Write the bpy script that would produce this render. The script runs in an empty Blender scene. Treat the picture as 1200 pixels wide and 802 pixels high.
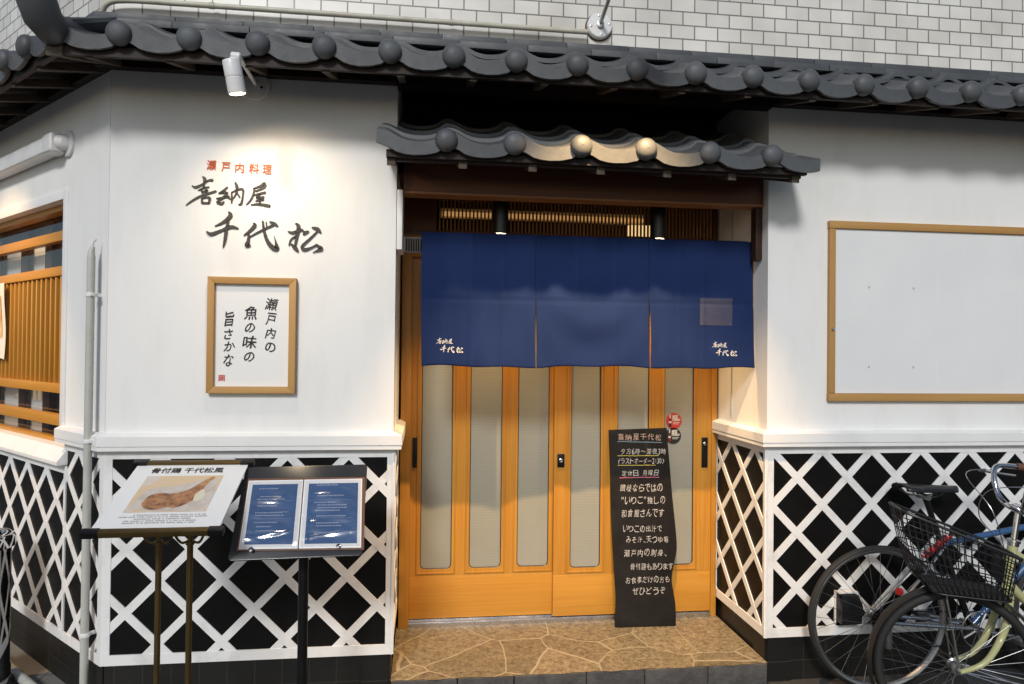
import bpy, bmesh, math, random
from mathutils import Vector, Matrix
random.seed(7)
S = bpy.context.scene
COL = S.collection
R = math.radians

# ------------------------------------------------------------------ camera, sky, sun, exposure
CAM_H = 1.6
cam = bpy.data.cameras.new('camera'); co = bpy.data.objects.new('camera', cam); COL.objects.link(co)
cam.sensor_width = 36.0; cam.lens = 810.6/1200*36.0; cam.clip_start = 0.05; cam.clip_end = 500
yaw, pitch, roll = R(7.088), R(0.661), R(0.619)
fwd = Vector((math.sin(yaw)*math.cos(pitch), math.cos(yaw)*math.cos(pitch), math.sin(pitch)))
rgt = Vector((math.cos(yaw), -math.sin(yaw), 0)); upv = rgt.cross(fwd)
r2 = rgt*math.cos(roll) + upv*math.sin(roll); u2 = upv*math.cos(roll) - rgt*math.sin(roll)
M4 = Matrix((r2, u2, -fwd)).transposed().to_4x4(); M4.translation = (0, 0, CAM_H)
co.matrix_world = M4
S.camera = co

SUN_EL, SUN_AZ = R(33), R(196)        # azimuth of the sun: behind the camera, from the street side
w = bpy.data.worlds.new('World'); S.world = w; w.use_nodes = True
nt = w.node_tree
sky = nt.nodes.new('ShaderNodeTexSky'); sky.sky_type = 'NISHITA'; sky.sun_disc = False
sky.sun_elevation = SUN_EL; sky.sun_rotation = SUN_AZ; sky.air_density = 1.0; sky.dust_density = 1.0; sky.ozone_density = 1.0
bg = nt.nodes['Background']; bg.inputs['Strength'].default_value = 0.05
nt.links.new(sky.outputs[0], bg.inputs[0])
sun = bpy.data.lights.new('sun', 'SUN'); sun.energy = 1.08; sun.angle = R(10); sun.color = (1.0, 0.99, 0.97)
so = bpy.data.objects.new('sun', sun); COL.objects.link(so)
sd = Vector((math.sin(SUN_AZ)*math.cos(SUN_EL), math.cos(SUN_AZ)*math.cos(SUN_EL), math.sin(SUN_EL)))
so.rotation_euler = sd.to_track_quat('Z', 'Y').to_euler(); so.location = (0, -6, 8)
S.view_settings.view_transform = 'Standard'; S.view_settings.look = 'None'
S.view_settings.exposure = 0.82; S.view_settings.gamma = 1.0; S.view_settings.use_curve_mapping = False

# ------------------------------------------------------------------ helpers
I4 = Matrix.Identity(4)
class MB:
    """collects shapes and links them as one mesh object"""
    def __init__(s): s.v = []; s.f = []; s.fm = []; s.m = 0
    def add(s, vs, fs, mi=None):
        o = len(s.v); s.v += [tuple(v) for v in vs]
        s.f += [tuple(i+o for i in f) for f in fs]; s.fm += [s.m if mi is None else mi]*len(fs); return s
    def box(s, x0, y0, z0, x1, y1, z1):
        x0, x1 = sorted((x0, x1)); y0, y1 = sorted((y0, y1)); z0, z1 = sorted((z0, z1))
        return s.add([(x0,y0,z0),(x1,y0,z0),(x1,y1,z0),(x0,y1,z0),(x0,y0,z1),(x1,y0,z1),(x1,y1,z1),(x0,y1,z1)],
                     [(0,3,2,1),(4,5,6,7),(0,1,5,4),(1,2,6,5),(2,3,7,6),(3,0,4,7)])
    def hexa(s, p): return s.add(p, [(0,3,2,1),(4,5,6,7),(0,1,5,4),(1,2,6,5),(2,3,7,6),(3,0,4,7)])
    def prism(s, poly, d):
        """planar polygon (3D points) pushed along vector d"""
        d = Vector(d); n = len(poly); p = [Vector(q) for q in poly]; q = [a+d for a in p]
        fs = [tuple(range(n))[::-1], tuple(range(n, 2*n))] + [(i, (i+1) % n, n+(i+1) % n, n+i) for i in range(n)]
        return s.add(p+q, fs)
    def tube(s, path, r, n=10, cap=True, closed=False):
        P = [Vector(p) for p in path]; m = len(P)
        rr = r if isinstance(r, (list, tuple)) else [r]*m
        rings = []; prev = None
        for i in range(m):
            if closed: t = P[(i+1) % m]-P[i-1]
            else: t = P[min(i+1, m-1)]-P[max(i-1, 0)]
            t.normalize()
            if prev is None:
                a = Vector((0,0,1)) if abs(t.z) < .9 else Vector((1,0,0)); b = t.cross(a).normalized()
            else:
                b = prev-t*prev.dot(t)
                if b.length < 1e-6: b = t.orthogonal()
                b.normalize()
            prev = b; c = t.cross(b)
            rings.append([P[i]+(b*math.cos(2*math.pi*k/n)+c*math.sin(2*math.pi*k/n))*rr[i] for k in range(n)])
        vs = [v for rg in rings for v in rg]; fs = []
        for i in range(m if closed else m-1):
            j = (i+1) % m
            for k in range(n): fs.append((i*n+k, i*n+(k+1) % n, j*n+(k+1) % n, j*n+k))
        if cap and not closed: fs += [tuple(range(n))[::-1], tuple((m-1)*n+k for k in range(n))]
        return s.add(vs, fs)
    def lathe(s, c, ax, prof, n=24, cap=True):
        """prof: list of (radius, height along ax)"""
        ax = Vector(ax).normalized(); b = ax.orthogonal().normalized(); d = ax.cross(b); c = Vector(c); vs = []; fs = []
        for r_, h in prof:
            for k in range(n):
                a = 2*math.pi*k/n; vs.append(c+ax*h+(b*math.cos(a)+d*math.sin(a))*r_)
        for i in range(len(prof)-1):
            for k in range(n): fs.append((i*n+k, i*n+(k+1) % n, (i+1)*n+(k+1) % n, (i+1)*n+k))
        if cap: fs += [tuple(range(n))[::-1], tuple((len(prof)-1)*n+k for k in range(n))]
        return s.add(vs, fs)
    def ball(s, c, r, sx=1, sy=1, sz=1, n=20, m=12):
        vs = []; fs = []
        for i in range(m+1):
            t = math.pi*i/m
            for k in range(n):
                a = 2*math.pi*k/n
                vs.append((c[0]+r*sx*math.sin(t)*math.cos(a), c[1]+r*sy*math.sin(t)*math.sin(a), c[2]+r*sz*math.cos(t)))
        for i in range(m):
            for k in range(n): fs.append((i*n+k, (i+1)*n+k, (i+1)*n+(k+1) % n, i*n+(k+1) % n))
        return s.add(vs, fs)
    def sheet(s, fn, nu, nv):
        vs = [fn(i/nu, j/nv) for j in range(nv+1) for i in range(nu+1)]
        fs = [(j*(nu+1)+i, j*(nu+1)+i+1, (j+1)*(nu+1)+i+1, (j+1)*(nu+1)+i) for j in range(nv) for i in range(nu)]
        return s.add(vs, fs)
    def merge(s, o, fn=None):
        return s.add([fn(v) if fn else v for v in o.v], o.f)
    def plate(s, outer, holes, fn, t):
        """flat plate with holes (2D loops); fn maps (u,v,depth) to 3D; t thickness"""
        bm = bmesh.new(); ed = []
        for lp in [outer]+holes:
            vs = [bm.verts.new((a, b, 0)) for a, b in lp]
            for i in range(len(vs)): ed.append(bm.edges.new((vs[i], vs[(i+1) % len(vs)])))
        bmesh.ops.triangle_fill(bm, use_beauty=True, use_dissolve=False, edges=ed)
        r_ = bmesh.ops.extrude_face_region(bm, geom=bm.faces[:])
        bmesh.ops.translate(bm, verts=[g for g in r_['geom'] if isinstance(g, bmesh.types.BMVert)], vec=(0, 0, t))
        bm.verts.index_update()
        vs = [fn(*v.co) for v in bm.verts]; fs = [tuple(v.index for v in f.verts) for f in bm.faces]
        bm.free(); return s.add(vs, fs)
    def build(s, name, mat, parent=None, frame=None, bevel=0, smooth=35, seg=2, label=None, flipfix=True):
        me = bpy.data.meshes.new(name)
        frame = frame or (Matrix.Translation(world_of(parent)) if parent else I4)
        me.from_pydata(s.v, [], s.f)
        mats = mat if isinstance(mat, (list, tuple)) else [mat]
        for m in mats: me.materials.append(m)
        if len(mats) > 1:
            for p, k in zip(me.polygons, s.fm): p.material_index = k
        o = bpy.data.objects.new(name, me); COL.objects.link(o)
        if getattr(s, 'local', False): pass
        elif frame is not None and parent and not getattr(s, 'inframe', False):
            me.transform(frame.inverted())
        bm = bmesh.new(); bm.from_mesh(me)
        if flipfix: bmesh.ops.recalc_face_normals(bm, faces=bm.faces[:])
        if bevel:
            es = [e for e in bm.edges if len(e.link_faces) == 2 and e.calc_face_angle(0) > R(40)]
            bmesh.ops.bevel(bm, geom=es, offset=bevel, segments=seg, affect='EDGES', profile=.6, clamp_overlap=True)
        bm.to_mesh(me); bm.free()
        if smooth:
            for p in me.polygons: p.use_smooth = True
            me.set_sharp_from_angle(angle=R(smooth))
        if parent:
            o.parent = parent
            WM[o.name] = frame
            o.matrix_basis = mat_of(parent).inverted() @ frame
        else: WM[o.name] = I4
        if label: o['label'] = label
        return o
WM = {}
def mat_of(o): return WM[o.name]
def world_of(o): return WM[o.name].translation.copy()
def FM(): m = MB(); m.inframe = True; return m      # vertices already given in the frame's own coordinates

def tag(o, label, cat, group=None, kind=None):
    o['label'] = label
    if cat: o['category'] = cat
    if group: o['group'] = group
    if kind: o['kind'] = kind
    return o
def thing(name, label, cat, loc=(0,0,0), group=None):
    o = bpy.data.objects.new(name, None); COL.objects.link(o); o.location = loc; o.empty_display_size = .1
    WM[o.name] = Matrix.Translation(loc); return tag(o, label, cat, group)
def root_mesh(o, loc):
    """moves a parentless mesh's origin to loc"""
    o.data.transform(Matrix.Translation(-Vector(loc))); o.location = loc; WM[o.name] = Matrix.Translation(loc); return o

# ------------------------------------------------------------------ materials
def mat(name, base=(.5,.5,.5), rough=.5, metal=0, spec=.5, coat=0, noise=None, bump=None, grain=None, emit=None, trans=0, sheen=0, stretch=None, rvar=0):
    m = bpy.data.materials.new(name); m.use_nodes = True; n = m.node_tree; b = n.nodes['Principled BSDF']
    b.inputs['Base Color'].default_value = (*base, 1); b.inputs['Roughness'].default_value = rough
    b.inputs['Metallic'].default_value = metal; b.inputs['Specular IOR Level'].default_value = spec
    b.inputs['Coat Weight'].default_value = coat; b.inputs['Transmission Weight'].default_value = trans
    b.inputs['Sheen Weight'].default_value = sheen
    tc = n.nodes.new('ShaderNodeTexCoord'); mp = n.nodes.new('ShaderNodeMapping'); n.links.new(tc.outputs['Object'], mp.inputs[0])
    if stretch: mp.inputs['Scale'].default_value = stretch
    def ntex(scale, detail=4, rgh=.6):
        t = n.nodes.new('ShaderNodeTexNoise'); t.inputs['Scale'].default_value = scale; t.inputs['Detail'].default_value = detail
        t.inputs['Roughness'].default_value = rgh; n.links.new(mp.outputs[0], t.inputs['Vector']); return t
    if noise:            # (scale, colour2, lo, hi)
        t = ntex(noise[0], 6); rp = n.nodes.new('ShaderNodeValToRGB'); rp.color_ramp.elements[0].position = noise[2]; rp.color_ramp.elements[1].position = noise[3]
        rp.color_ramp.elements[0].color = (*noise[1], 1); rp.color_ramp.elements[1].color = (*base, 1)
        n.links.new(t.outputs['Fac'], rp.inputs[0]); n.links.new(rp.outputs[0], b.inputs['Base Color'])
    if rvar:
        t = ntex(9, 5); mr = n.nodes.new('ShaderNodeMapRange'); mr.inputs[3].default_value = max(.02, rough-rvar); mr.inputs[4].default_value = rough+rvar
        mr.inputs[1].default_value = .3; mr.inputs[2].default_value = .7
        n.links.new(t.outputs['Fac'], mr.inputs[0]); n.links.new(mr.outputs[0], b.inputs['Roughness'])
    if bump:             # (scale, strength, distance)
        t = ntex(bump[0], 5); bp = n.nodes.new('ShaderNodeBump'); bp.inputs['Strength'].default_value = bump[1]; bp.inputs['Distance'].default_value = bump[2]
        n.links.new(t.outputs['Fac'], bp.inputs['Height']); n.links.new(bp.outputs[0], b.inputs['Normal'])
    if emit: b.inputs['Emission Color'].default_value = (*emit[0], 1); b.inputs['Emission Strength'].default_value = emit[1]
    return m
def wood(name, c1, c2, axis='z', rough=.4, k=1.0, coat=0, fine=90, spec=.35):
    m = mat(name, c1, rough, coat=coat, spec=spec); n = m.node_tree; b = n.nodes['Principled BSDF']; mp = n.nodes['Mapping']
    s = [fine*k, fine*k, fine*k]; s['xyz'.index(axis)] = 2.2*k; mp.inputs['Scale'].default_value = s
    t = n.nodes.new('ShaderNodeTexNoise'); t.inputs['Scale'].default_value = 1.0; t.inputs['Detail'].default_value = 5; t.inputs['Distortion'].default_value = .3
    n.links.new(mp.outputs[0], t.inputs['Vector'])
    mp2 = n.nodes.new('ShaderNodeMapping'); s2 = [5*k]*3; s2['xyz'.index(axis)] = .5*k; mp2.inputs['Scale'].default_value = s2
    n.links.new(n.nodes['Texture Coordinate'].outputs['Object'], mp2.inputs[0])
    t2 = n.nodes.new('ShaderNodeTexNoise'); t2.inputs['Scale'].default_value = 1.5; t2.inputs['Detail'].default_value = 2; n.links.new(mp2.outputs[0], t2.inputs['Vector'])
    mx = n.nodes.new('ShaderNodeMath'); mx.operation = 'MULTIPLY_ADD'; mx.inputs[1].default_value = .55; n.links.new(t.outputs['Fac'], mx.inputs[0])
    ml = n.nodes.new('ShaderNodeMath'); ml.operation = 'MULTIPLY'; ml.inputs[1].default_value = .45; n.links.new(t2.outputs['Fac'], ml.inputs[0]); n.links.new(ml.outputs[0], mx.inputs[2])
    rp = n.nodes.new('ShaderNodeValToRGB'); e = rp.color_ramp.elements; e[0].position = .33; e[1].position = .66; e[0].color = (*c2, 1); e[1].color = (*c1, 1)
    n.links.new(mx.outputs[0], rp.inputs[0]); n.links.new(rp.outputs[0], b.inputs['Base Color'])
    bp = n.nodes.new('ShaderNodeBump'); bp.inputs['Strength'].default_value = .15; bp.inputs['Distance'].default_value = .002
    n.links.new(t.outputs['Fac'], bp.inputs['Height']); n.links.new(bp.outputs[0], b.inputs['Normal'])
    return m

M = {}
M['plaster'] = mat('plaster', (.80,.80,.785), .75, noise=(3.2, (.735,.735,.715), .28, .52), bump=(22, .16, .006), spec=.2, stretch=(1.6,1.6,.45))
M['trim'] = mat('white_trim', (.80,.80,.79), .45, noise=(6, (.74,.74,.73), .3, .55), bump=(30, .05, .003))
M['lattice'] = mat('white_stucco_strip', (.79,.79,.78), .55, noise=(8, (.62,.615,.60), .26, .5), bump=(70, .12, .004))
M['black_tile'] = mat('black_wall_tile', (.004,.004,.0045), .45, noise=(3, (.007,.0065,.006), .35, .6), bump=(25, .05, .004), rvar=.1, spec=.15)
M['honey_v'] = wood('honey_wood_vertical', (.55,.265,.042), (.42,.18,.024), 'z', .38, coat=.15)
M['honey_h'] = wood('honey_wood_horizontal', (.56,.27,.042), (.46,.20,.026), 'x', .38, coat=.15)
M['frame_v'] = wood('frame_wood_vertical', (.50,.29,.10), (.40,.21,.065), 'z', .5)
M['frame_h'] = wood('frame_wood_horizontal', (.50,.29,.10), (.40,.21,.065), 'x', .5)
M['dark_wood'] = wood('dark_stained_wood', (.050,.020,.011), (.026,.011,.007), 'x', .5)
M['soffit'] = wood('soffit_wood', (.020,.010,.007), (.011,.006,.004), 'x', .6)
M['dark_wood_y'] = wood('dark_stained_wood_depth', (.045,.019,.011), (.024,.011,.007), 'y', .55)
M['beam_wood'] = wood('brown_beam_wood', (.17,.062,.026), (.10,.034,.015), 'x', .45)
M['lit_edge_wood'] = wood('brown_wood_lit_edge', (.34,.15,.06), (.26,.11,.04), 'x', .45)  # lighter brown: light from below painted into the wood colour
M['screen_wood'] = wood('brown_screen_wood', (.46,.22,.09), (.36,.16,.06), 'z', .5)
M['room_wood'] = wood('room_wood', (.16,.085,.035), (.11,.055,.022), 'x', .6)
M['old_wood'] = wood('greyed_rafter_wood', (.10,.075,.055), (.06,.045,.032), 'y', .7)
M['tile'] = mat('grey_roof_tile', (.098,.105,.112), .50, noise=(6, (.066,.071,.077), .32, .66), bump=(60, .22, .004), spec=.4, rvar=.12)
n_ = M['tile'].node_tree; oi = n_.nodes.new('ShaderNodeObjectInfo'); mr_ = n_.nodes.new('ShaderNodeMapRange'); mr_.inputs[3].default_value = .80; mr_.inputs[4].default_value = 1.16
n_.links.new(oi.outputs['Random'], mr_.inputs[0]); mx_ = n_.nodes.new('ShaderNodeMix'); mx_.data_type = 'RGBA'; mx_.blend_type = 'MULTIPLY'; mx_.inputs[0].default_value = 1
b_ = n_.nodes['Principled BSDF']; n_.links.new(b_.inputs['Base Color'].links[0].from_socket, mx_.inputs[6]); n_.links.new(mr_.outputs[0], mx_.inputs[7]); n_.links.new(mx_.outputs[2], b_.inputs['Base Color'])
M['navy'] = None
M['black_paint'] = mat('black_paint', (.010,.010,.011), .35, rvar=.08)
M['black_metal'] = mat('black_metal', (.016,.016,.017), .38, metal=.6, rvar=.1)
M['white_metal'] = mat('white_enamel', (.75,.75,.74), .35, rvar=.08)
M['chrome'] = mat('chrome', (.58,.58,.60), .06, metal=1)
M['steel'] = mat('brushed_steel', (.55,.55,.55), .28, metal=1, rvar=.1)
M['brass'] = mat('aged_brass', (.13,.085,.03), .42, metal=.75, rvar=.12)
M['grey_plastic'] = mat('grey_plastic', (.50,.50,.46), .45, noise=(8, (.43,.43,.39), .3, .6))
M['duct'] = mat('duct_plastic', (.70,.70,.70), .4, noise=(9, (.64,.63,.62), .3, .6))
M['pipe'] = mat('cream_pipe_paint', (.55,.53,.44), .45, noise=(12, (.42,.39,.30), .3, .6))
M['rubber'] = mat('black_rubber', (.016,.016,.016), .7, bump=(150, .2, .002))
M['paper'] = mat('white_paper', (.78,.78,.77), .5)
M['ink'] = mat('black_ink', (.012,.010,.009), .5)
M['sign_black'] = mat('sign_black', (.035,.027,.02), .4)
M['sign_red'] = mat('sign_orange_red', (.66,.13,.02), .5)
M['seal_red'] = mat('seal_red', (.55,.03,.03), .6)
M['concrete'] = mat('concrete_block', (.085,.085,.085), .85, noise=(14, (.04,.04,.042), .3, .7), bump=(40, .5, .01))
M['interior'] = mat('interior_plaster', (.62,.60,.56), .8)
M['dark_room'] = mat('dark_room', (.02,.016,.013), .8)

def fabric():
    m = mat('navy_cloth', (.0115,.029,.112), .85, sheen=.05, noise=(5, (.0085,.023,.092), .3, .65), spec=.2); n = m.node_tree; b = n.nodes['Principled BSDF']
    tc = n.nodes['Texture Coordinate']
    hs = []
    for d in ('X', 'Z'):
        t = n.nodes.new('ShaderNodeTexWave'); t.bands_direction = d; t.inputs['Scale'].default_value = 95; t.inputs['Distortion'].default_value = 1.5; t.inputs['Detail Scale'].default_value = 3
        n.links.new(tc.outputs['Object'], t.inputs['Vector']); hs.append(t)
    a = n.nodes.new('ShaderNodeMath'); a.operation = 'ADD'; n.links.new(hs[0].outputs['Fac'], a.inputs[0]); n.links.new(hs[1].outputs['Fac'], a.inputs[1])
    bp = n.nodes.new('ShaderNodeBump'); bp.inputs['Strength'].default_value = .25; bp.inputs['Distance'].default_value = .0015
    n.links.new(a.outputs[0], bp.inputs['Height']); n.links.new(bp.outputs[0], b.inputs['Normal'])
    tr = n.nodes.new('ShaderNodeBsdfTranslucent'); tr.inputs[0].default_value = (.02,.04,.14,1)
    mx = n.nodes.new('ShaderNodeMixShader'); mx.inputs[0].default_value = .12
    out = n.nodes['Material Output']; n.links.new(b.outputs[0], mx.inputs[1]); n.links.new(tr.outputs[0], mx.inputs[2]); n.links.new(mx.outputs[0], out.inputs[0])
    return m
M['navy'] = fabric()

def thin_glass(name, tint=(1,1,1), rough=.0, refl=1.45):
    m = bpy.data.materials.new(name); m.use_nodes = True; n = m.node_tree; n.nodes.remove(n.nodes['Principled BSDF'])
    t = n.nodes.new('ShaderNodeBsdfTransparent'); t.inputs[0].default_value = (*tint, 1)
    g = n.nodes.new('ShaderNodeBsdfGlossy'); g.inputs['Roughness'].default_value = rough
    lw = n.nodes.new('ShaderNodeLayerWeight'); lw.inputs[0].default_value = .5
    p5 = n.nodes.new('ShaderNodeMath'); p5.operation = 'POWER'; p5.inputs[1].default_value = 4.5; n.links.new(lw.outputs['Facing'], p5.inputs[0])
    f0 = ((refl-1)/(refl+1))**2*2
    ma = n.nodes.new('ShaderNodeMath'); ma.operation = 'MULTIPLY_ADD'; ma.inputs[1].default_value = 1-f0; ma.inputs[2].default_value = f0; n.links.new(p5.outputs[0], ma.inputs[0])
    mx = n.nodes.new('ShaderNodeMixShader'); n.links.new(ma.outputs[0], mx.inputs[0]); n.links.new(t.outputs[0], mx.inputs[1]); n.links.new(g.outputs[0], mx.inputs[2])
    n.links.new(mx.outputs[0], n.nodes['Material Output'].inputs[0]); return m
M['glass'] = thin_glass('window_glass', (.92,.94,.93))
M['film'] = thin_glass('plastic_sleeve', (.97,.97,.98), .13, 1.75)

def frosted():
    m = mat('frosted_door_glass', (.34,.335,.285), .13, spec=.7, noise=(1.3, (.29,.285,.235), .3, .7)); n = m.node_tree; b = n.nodes['Principled BSDF']
    t = n.nodes.new('ShaderNodeTexWave'); t.bands_direction = 'Z'; t.inputs['Scale'].default_value = 22; t.inputs['Distortion'].default_value = .15
    n.links.new(n.nodes['Texture Coordinate'].outputs['Object'], t.inputs['Vector'])
    mr = n.nodes.new('ShaderNodeMapRange'); mr.inputs[3].default_value = .955; mr.inputs[4].default_value = 1.02; n.links.new(t.outputs['Fac'], mr.inputs[0])
    mx = n.nodes.new('ShaderNodeMix'); mx.data_type = 'RGBA'; mx.blend_type = 'MULTIPLY'; mx.inputs[0].default_value = 1
    n.links.new(b.inputs['Base Color'].links[0].from_socket, mx.inputs[6]); n.links.new(mr.outputs[0], mx.inputs[7]); n.links.new(mx.outputs[2], b.inputs['Base Color'])
    bp = n.nodes.new('ShaderNodeBump'); bp.inputs['Strength'].default_value = .06; bp.inputs['Distance'].default_value = .003
    n.links.new(t.outputs['Fac'], bp.inputs['Height']); n.links.new(bp.outputs[0], b.inputs['Normal'])
    return m
M['frosted'] = frosted()

def brick_mat(name, bw, bh, c1, c2, mortar, msize, rough, off=.5, axes='xz', shift=(0,0), bump=.35, bias=0):
    m = mat(name, c1, rough); n = m.node_tree; b = n.nodes['Principled BSDF']; tc = n.nodes['Texture Coordinate']
    sep = n.nodes.new('ShaderNodeSeparateXYZ'); cmb = n.nodes.new('ShaderNodeCombineXYZ'); n.links.new(tc.outputs['Object'], sep.inputs[0])
    ids = {'x':0,'y':1,'z':2}
    for k in (0, 1):
        ad = n.nodes.new('ShaderNodeMath'); ad.operation = 'ADD'; ad.inputs[1].default_value = shift[k]
        n.links.new(sep.outputs[ids[axes[k]]], ad.inputs[0]); n.links.new(ad.outputs[0], cmb.inputs[k])
    br = n.nodes.new('ShaderNodeTexBrick'); br.offset = off; br.inputs['Scale'].default_value = 1; br.inputs['Brick Width'].default_value = bw; br.inputs['Row Height'].default_value = bh
    br.inputs['Mortar Size'].default_value = msize; br.inputs['Mortar Smooth'].default_value = .15; br.inputs['Bias'].default_value = bias
    br.inputs['Color1'].default_value = (*c1, 1); br.inputs['Color2'].default_value = (*c2, 1); br.inputs['Mortar'].default_value = (*mortar, 1)
    n.links.new(cmb.outputs[0], br.inputs['Vector'])
    no = n.nodes.new('ShaderNodeTexNoise'); no.inputs['Scale'].default_value = 3; no.inputs['Detail'].default_value = 8; n.links.new(tc.outputs['Object'], no.inputs['Vector'])
    rp = n.nodes.new('ShaderNodeValToRGB'); rp.color_ramp.elements[0].position = .3; rp.color_ramp.elements[1].position = .6
    rp.color_ramp.elements[0].color = (.78,.77,.74,1); rp.color_ramp.elements[1].color = (1,1,1,1); n.links.new(no.outputs['Fac'], rp.inputs[0])
    mx = n.nodes.new('ShaderNodeMix'); mx.data_type = 'RGBA'; mx.blend_type = 'MULTIPLY'; mx.inputs[0].default_value = 1
    n.links.new(br.outputs['Color'], mx.inputs[6]); n.links.new(rp.outputs[0], mx.inputs[7]); n.links.new(mx.outputs[2], b.inputs['Base Color'])
    bp = n.nodes.new('ShaderNodeBump'); bp.invert = True; bp.inputs['Strength'].default_value = bump; bp.inputs['Distance'].default_value = .004
    n.links.new(br.outputs['Fac'], bp.inputs['Height']); n.links.new(bp.outputs[0], b.inputs['Normal'])
    return m
M['white_tile'] = brick_mat('white_glazed_wall_tile', .1175, .0663, (.80,.78,.725), (.68,.66,.61), (.20,.193,.18), .0034, .35, shift=(.02, .005))
M['plinth'] = brick_mat('black_plinth_tile', .118, .125, (.007,.007,.007), (.011,.011,.010), (.032,.030,.028), .0018, .45, off=0, shift=(.03, .03))
M['pavement'] = brick_mat('pale_pavement', .6, .6, (.24,.225,.20), (.20,.19,.17), (.10,.095,.09), .004, .9, off=0, axes='xy')

def flagstone():
    m = mat('crazy_paving', (.20,.17,.125), .36); n = m.node_tree; b = n.nodes['Principled BSDF']; tc = n.nodes['Texture Coordinate']
    ns = n.nodes.new('ShaderNodeTexNoise'); ns.inputs['Scale'].default_value = 2.5; n.links.new(tc.outputs['Object'], ns.inputs['Vector'])
    mixv = n.nodes.new('ShaderNodeMix'); mixv.data_type = 'RGBA'; mixv.inputs[0].default_value = .10
    n.links.new(tc.outputs['Object'], mixv.inputs[6]); n.links.new(ns.outputs['Color'], mixv.inputs[7])
    fl = n.nodes.new('ShaderNodeMapping'); fl.inputs['Scale'].default_value = (1, 1, 0); fl.inputs['Location'].default_value = (.35, .12, 0); n.links.new(mixv.outputs[2], fl.inputs[0])
    vo = n.nodes.new('ShaderNodeTexVoronoi'); vo.feature = 'DISTANCE_TO_EDGE'; vo.inputs['Scale'].default_value = 3.3; n.links.new(fl.outputs[0], vo.inputs['Vector'])
    vc = n.nodes.new('ShaderNodeTexVoronoi'); vc.inputs['Scale'].default_value = 3.3; n.links.new(fl.outputs[0], vc.inputs['Vector'])
    no = n.nodes.new('ShaderNodeTexNoise'); no.inputs['Scale'].default_value = 42; no.inputs['Detail'].default_value = 10; no.inputs['Roughness'].default_value = .75; n.links.new(tc.outputs['Object'], no.inputs['Vector'])
    rp = n.nodes.new('ShaderNodeValToRGB'); e = rp.color_ramp.elements; e[0].position = .34; e[1].position = .64; e[0].color = (.085,.068,.042,1); e[1].color = (.34,.28,.185,1); n.links.new(no.outputs['Fac'], rp.inputs[0])
    bw = n.nodes.new('ShaderNodeRGBToBW'); n.links.new(vc.outputs['Color'], bw.inputs[0])
    mr = n.nodes.new('ShaderNodeMapRange'); mr.inputs[3].default_value = .65; mr.inputs[4].default_value = 1.2; n.links.new(bw.outputs[0], mr.inputs[0])
    m1 = n.nodes.new('ShaderNodeMix'); m1.data_type = 'RGBA'; m1.blend_type = 'MULTIPLY'; m1.inputs[0].default_value = 1; n.links.new(rp.outputs[0], m1.inputs[6]); n.links.new(mr.outputs[0], m1.inputs[7])
    jr = n.nodes.new('ShaderNodeMapRange'); jr.inputs[1].default_value = .005; jr.inputs[2].default_value = .013; n.links.new(vo.outputs['Distance'], jr.inputs[0])
    m2 = n.nodes.new('ShaderNodeMix'); m2.data_type = 'RGBA'; n.links.new(jr.outputs[0], m2.inputs[0]); m2.inputs[6].default_value = (.38,.33,.24,1); n.links.new(m1.outputs[2], m2.inputs[7])
    n.links.new(m2.outputs[2], b.inputs['Base Color'])
    ad = n.nodes.new('ShaderNodeMath'); ad.operation = 'MULTIPLY_ADD'; ad.inputs[1].default_value = 1.0; n.links.new(no.outputs['Fac'], ad.inputs[0])
    j2 = n.nodes.new('ShaderNodeMath'); j2.operation = 'MULTIPLY'; j2.inputs[1].default_value = .25; n.links.new(jr.outputs[0], j2.inputs[0]); n.links.new(j2.outputs[0], ad.inputs[2])
    bp = n.nodes.new('ShaderNodeBump'); bp.inputs['Strength'].default_value = .8; bp.inputs['Distance'].default_value = .007; n.links.new(ad.outputs[0], bp.inputs['Height']); n.links.new(bp.outputs[0], b.inputs['Normal'])
    return m
M['flagstone'] = flagstone()
M['asphalt'] = mat('asphalt', (.055,.053,.050), .85, noise=(60, (.03,.03,.03), .3, .7), bump=(120, .6, .006))

def steelish(name, c): return mat(name, c, .3, metal=.5, coat=.3)
M['cream_paint'] = mat('pale_yellow_green_paint', (.46,.45,.22), .3, coat=.4, rvar=.06)
M['blue_paint'] = mat('blue_bicycle_paint', (.035,.10,.23), .3, coat=.4)
M['red_plastic'] = mat('red_plastic', (.55,.02,.015), .3, coat=.3)
M['brown_grip'] = mat('brown_grip', (.13,.055,.03), .6, bump=(90, .3, .002))
M['alu'] = mat('aluminium', (.42,.42,.42), .35, metal=1, rvar=.1)
M['spoke'] = mat('spoke_steel', (.30,.30,.30), .3, metal=1)
def emitter(name, c, s):
    m = bpy.data.materials.new(name); m.use_nodes = True; b = m.node_tree.nodes['Principled BSDF']
    b.inputs['Base Color'].default_value = (*c, 1); b.inputs['Emission Color'].default_value = (*c, 1); b.inputs['Emission Strength'].default_value = s; return m
M['lamp_on'] = emitter('lit_lamp', (1, .78, .50), 14)
M['tube_on'] = emitter('lit_tube', (1, .52, .18), .24)
M['lantern_on'] = emitter('lit_lantern', (1, .66, .30), .6)

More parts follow.
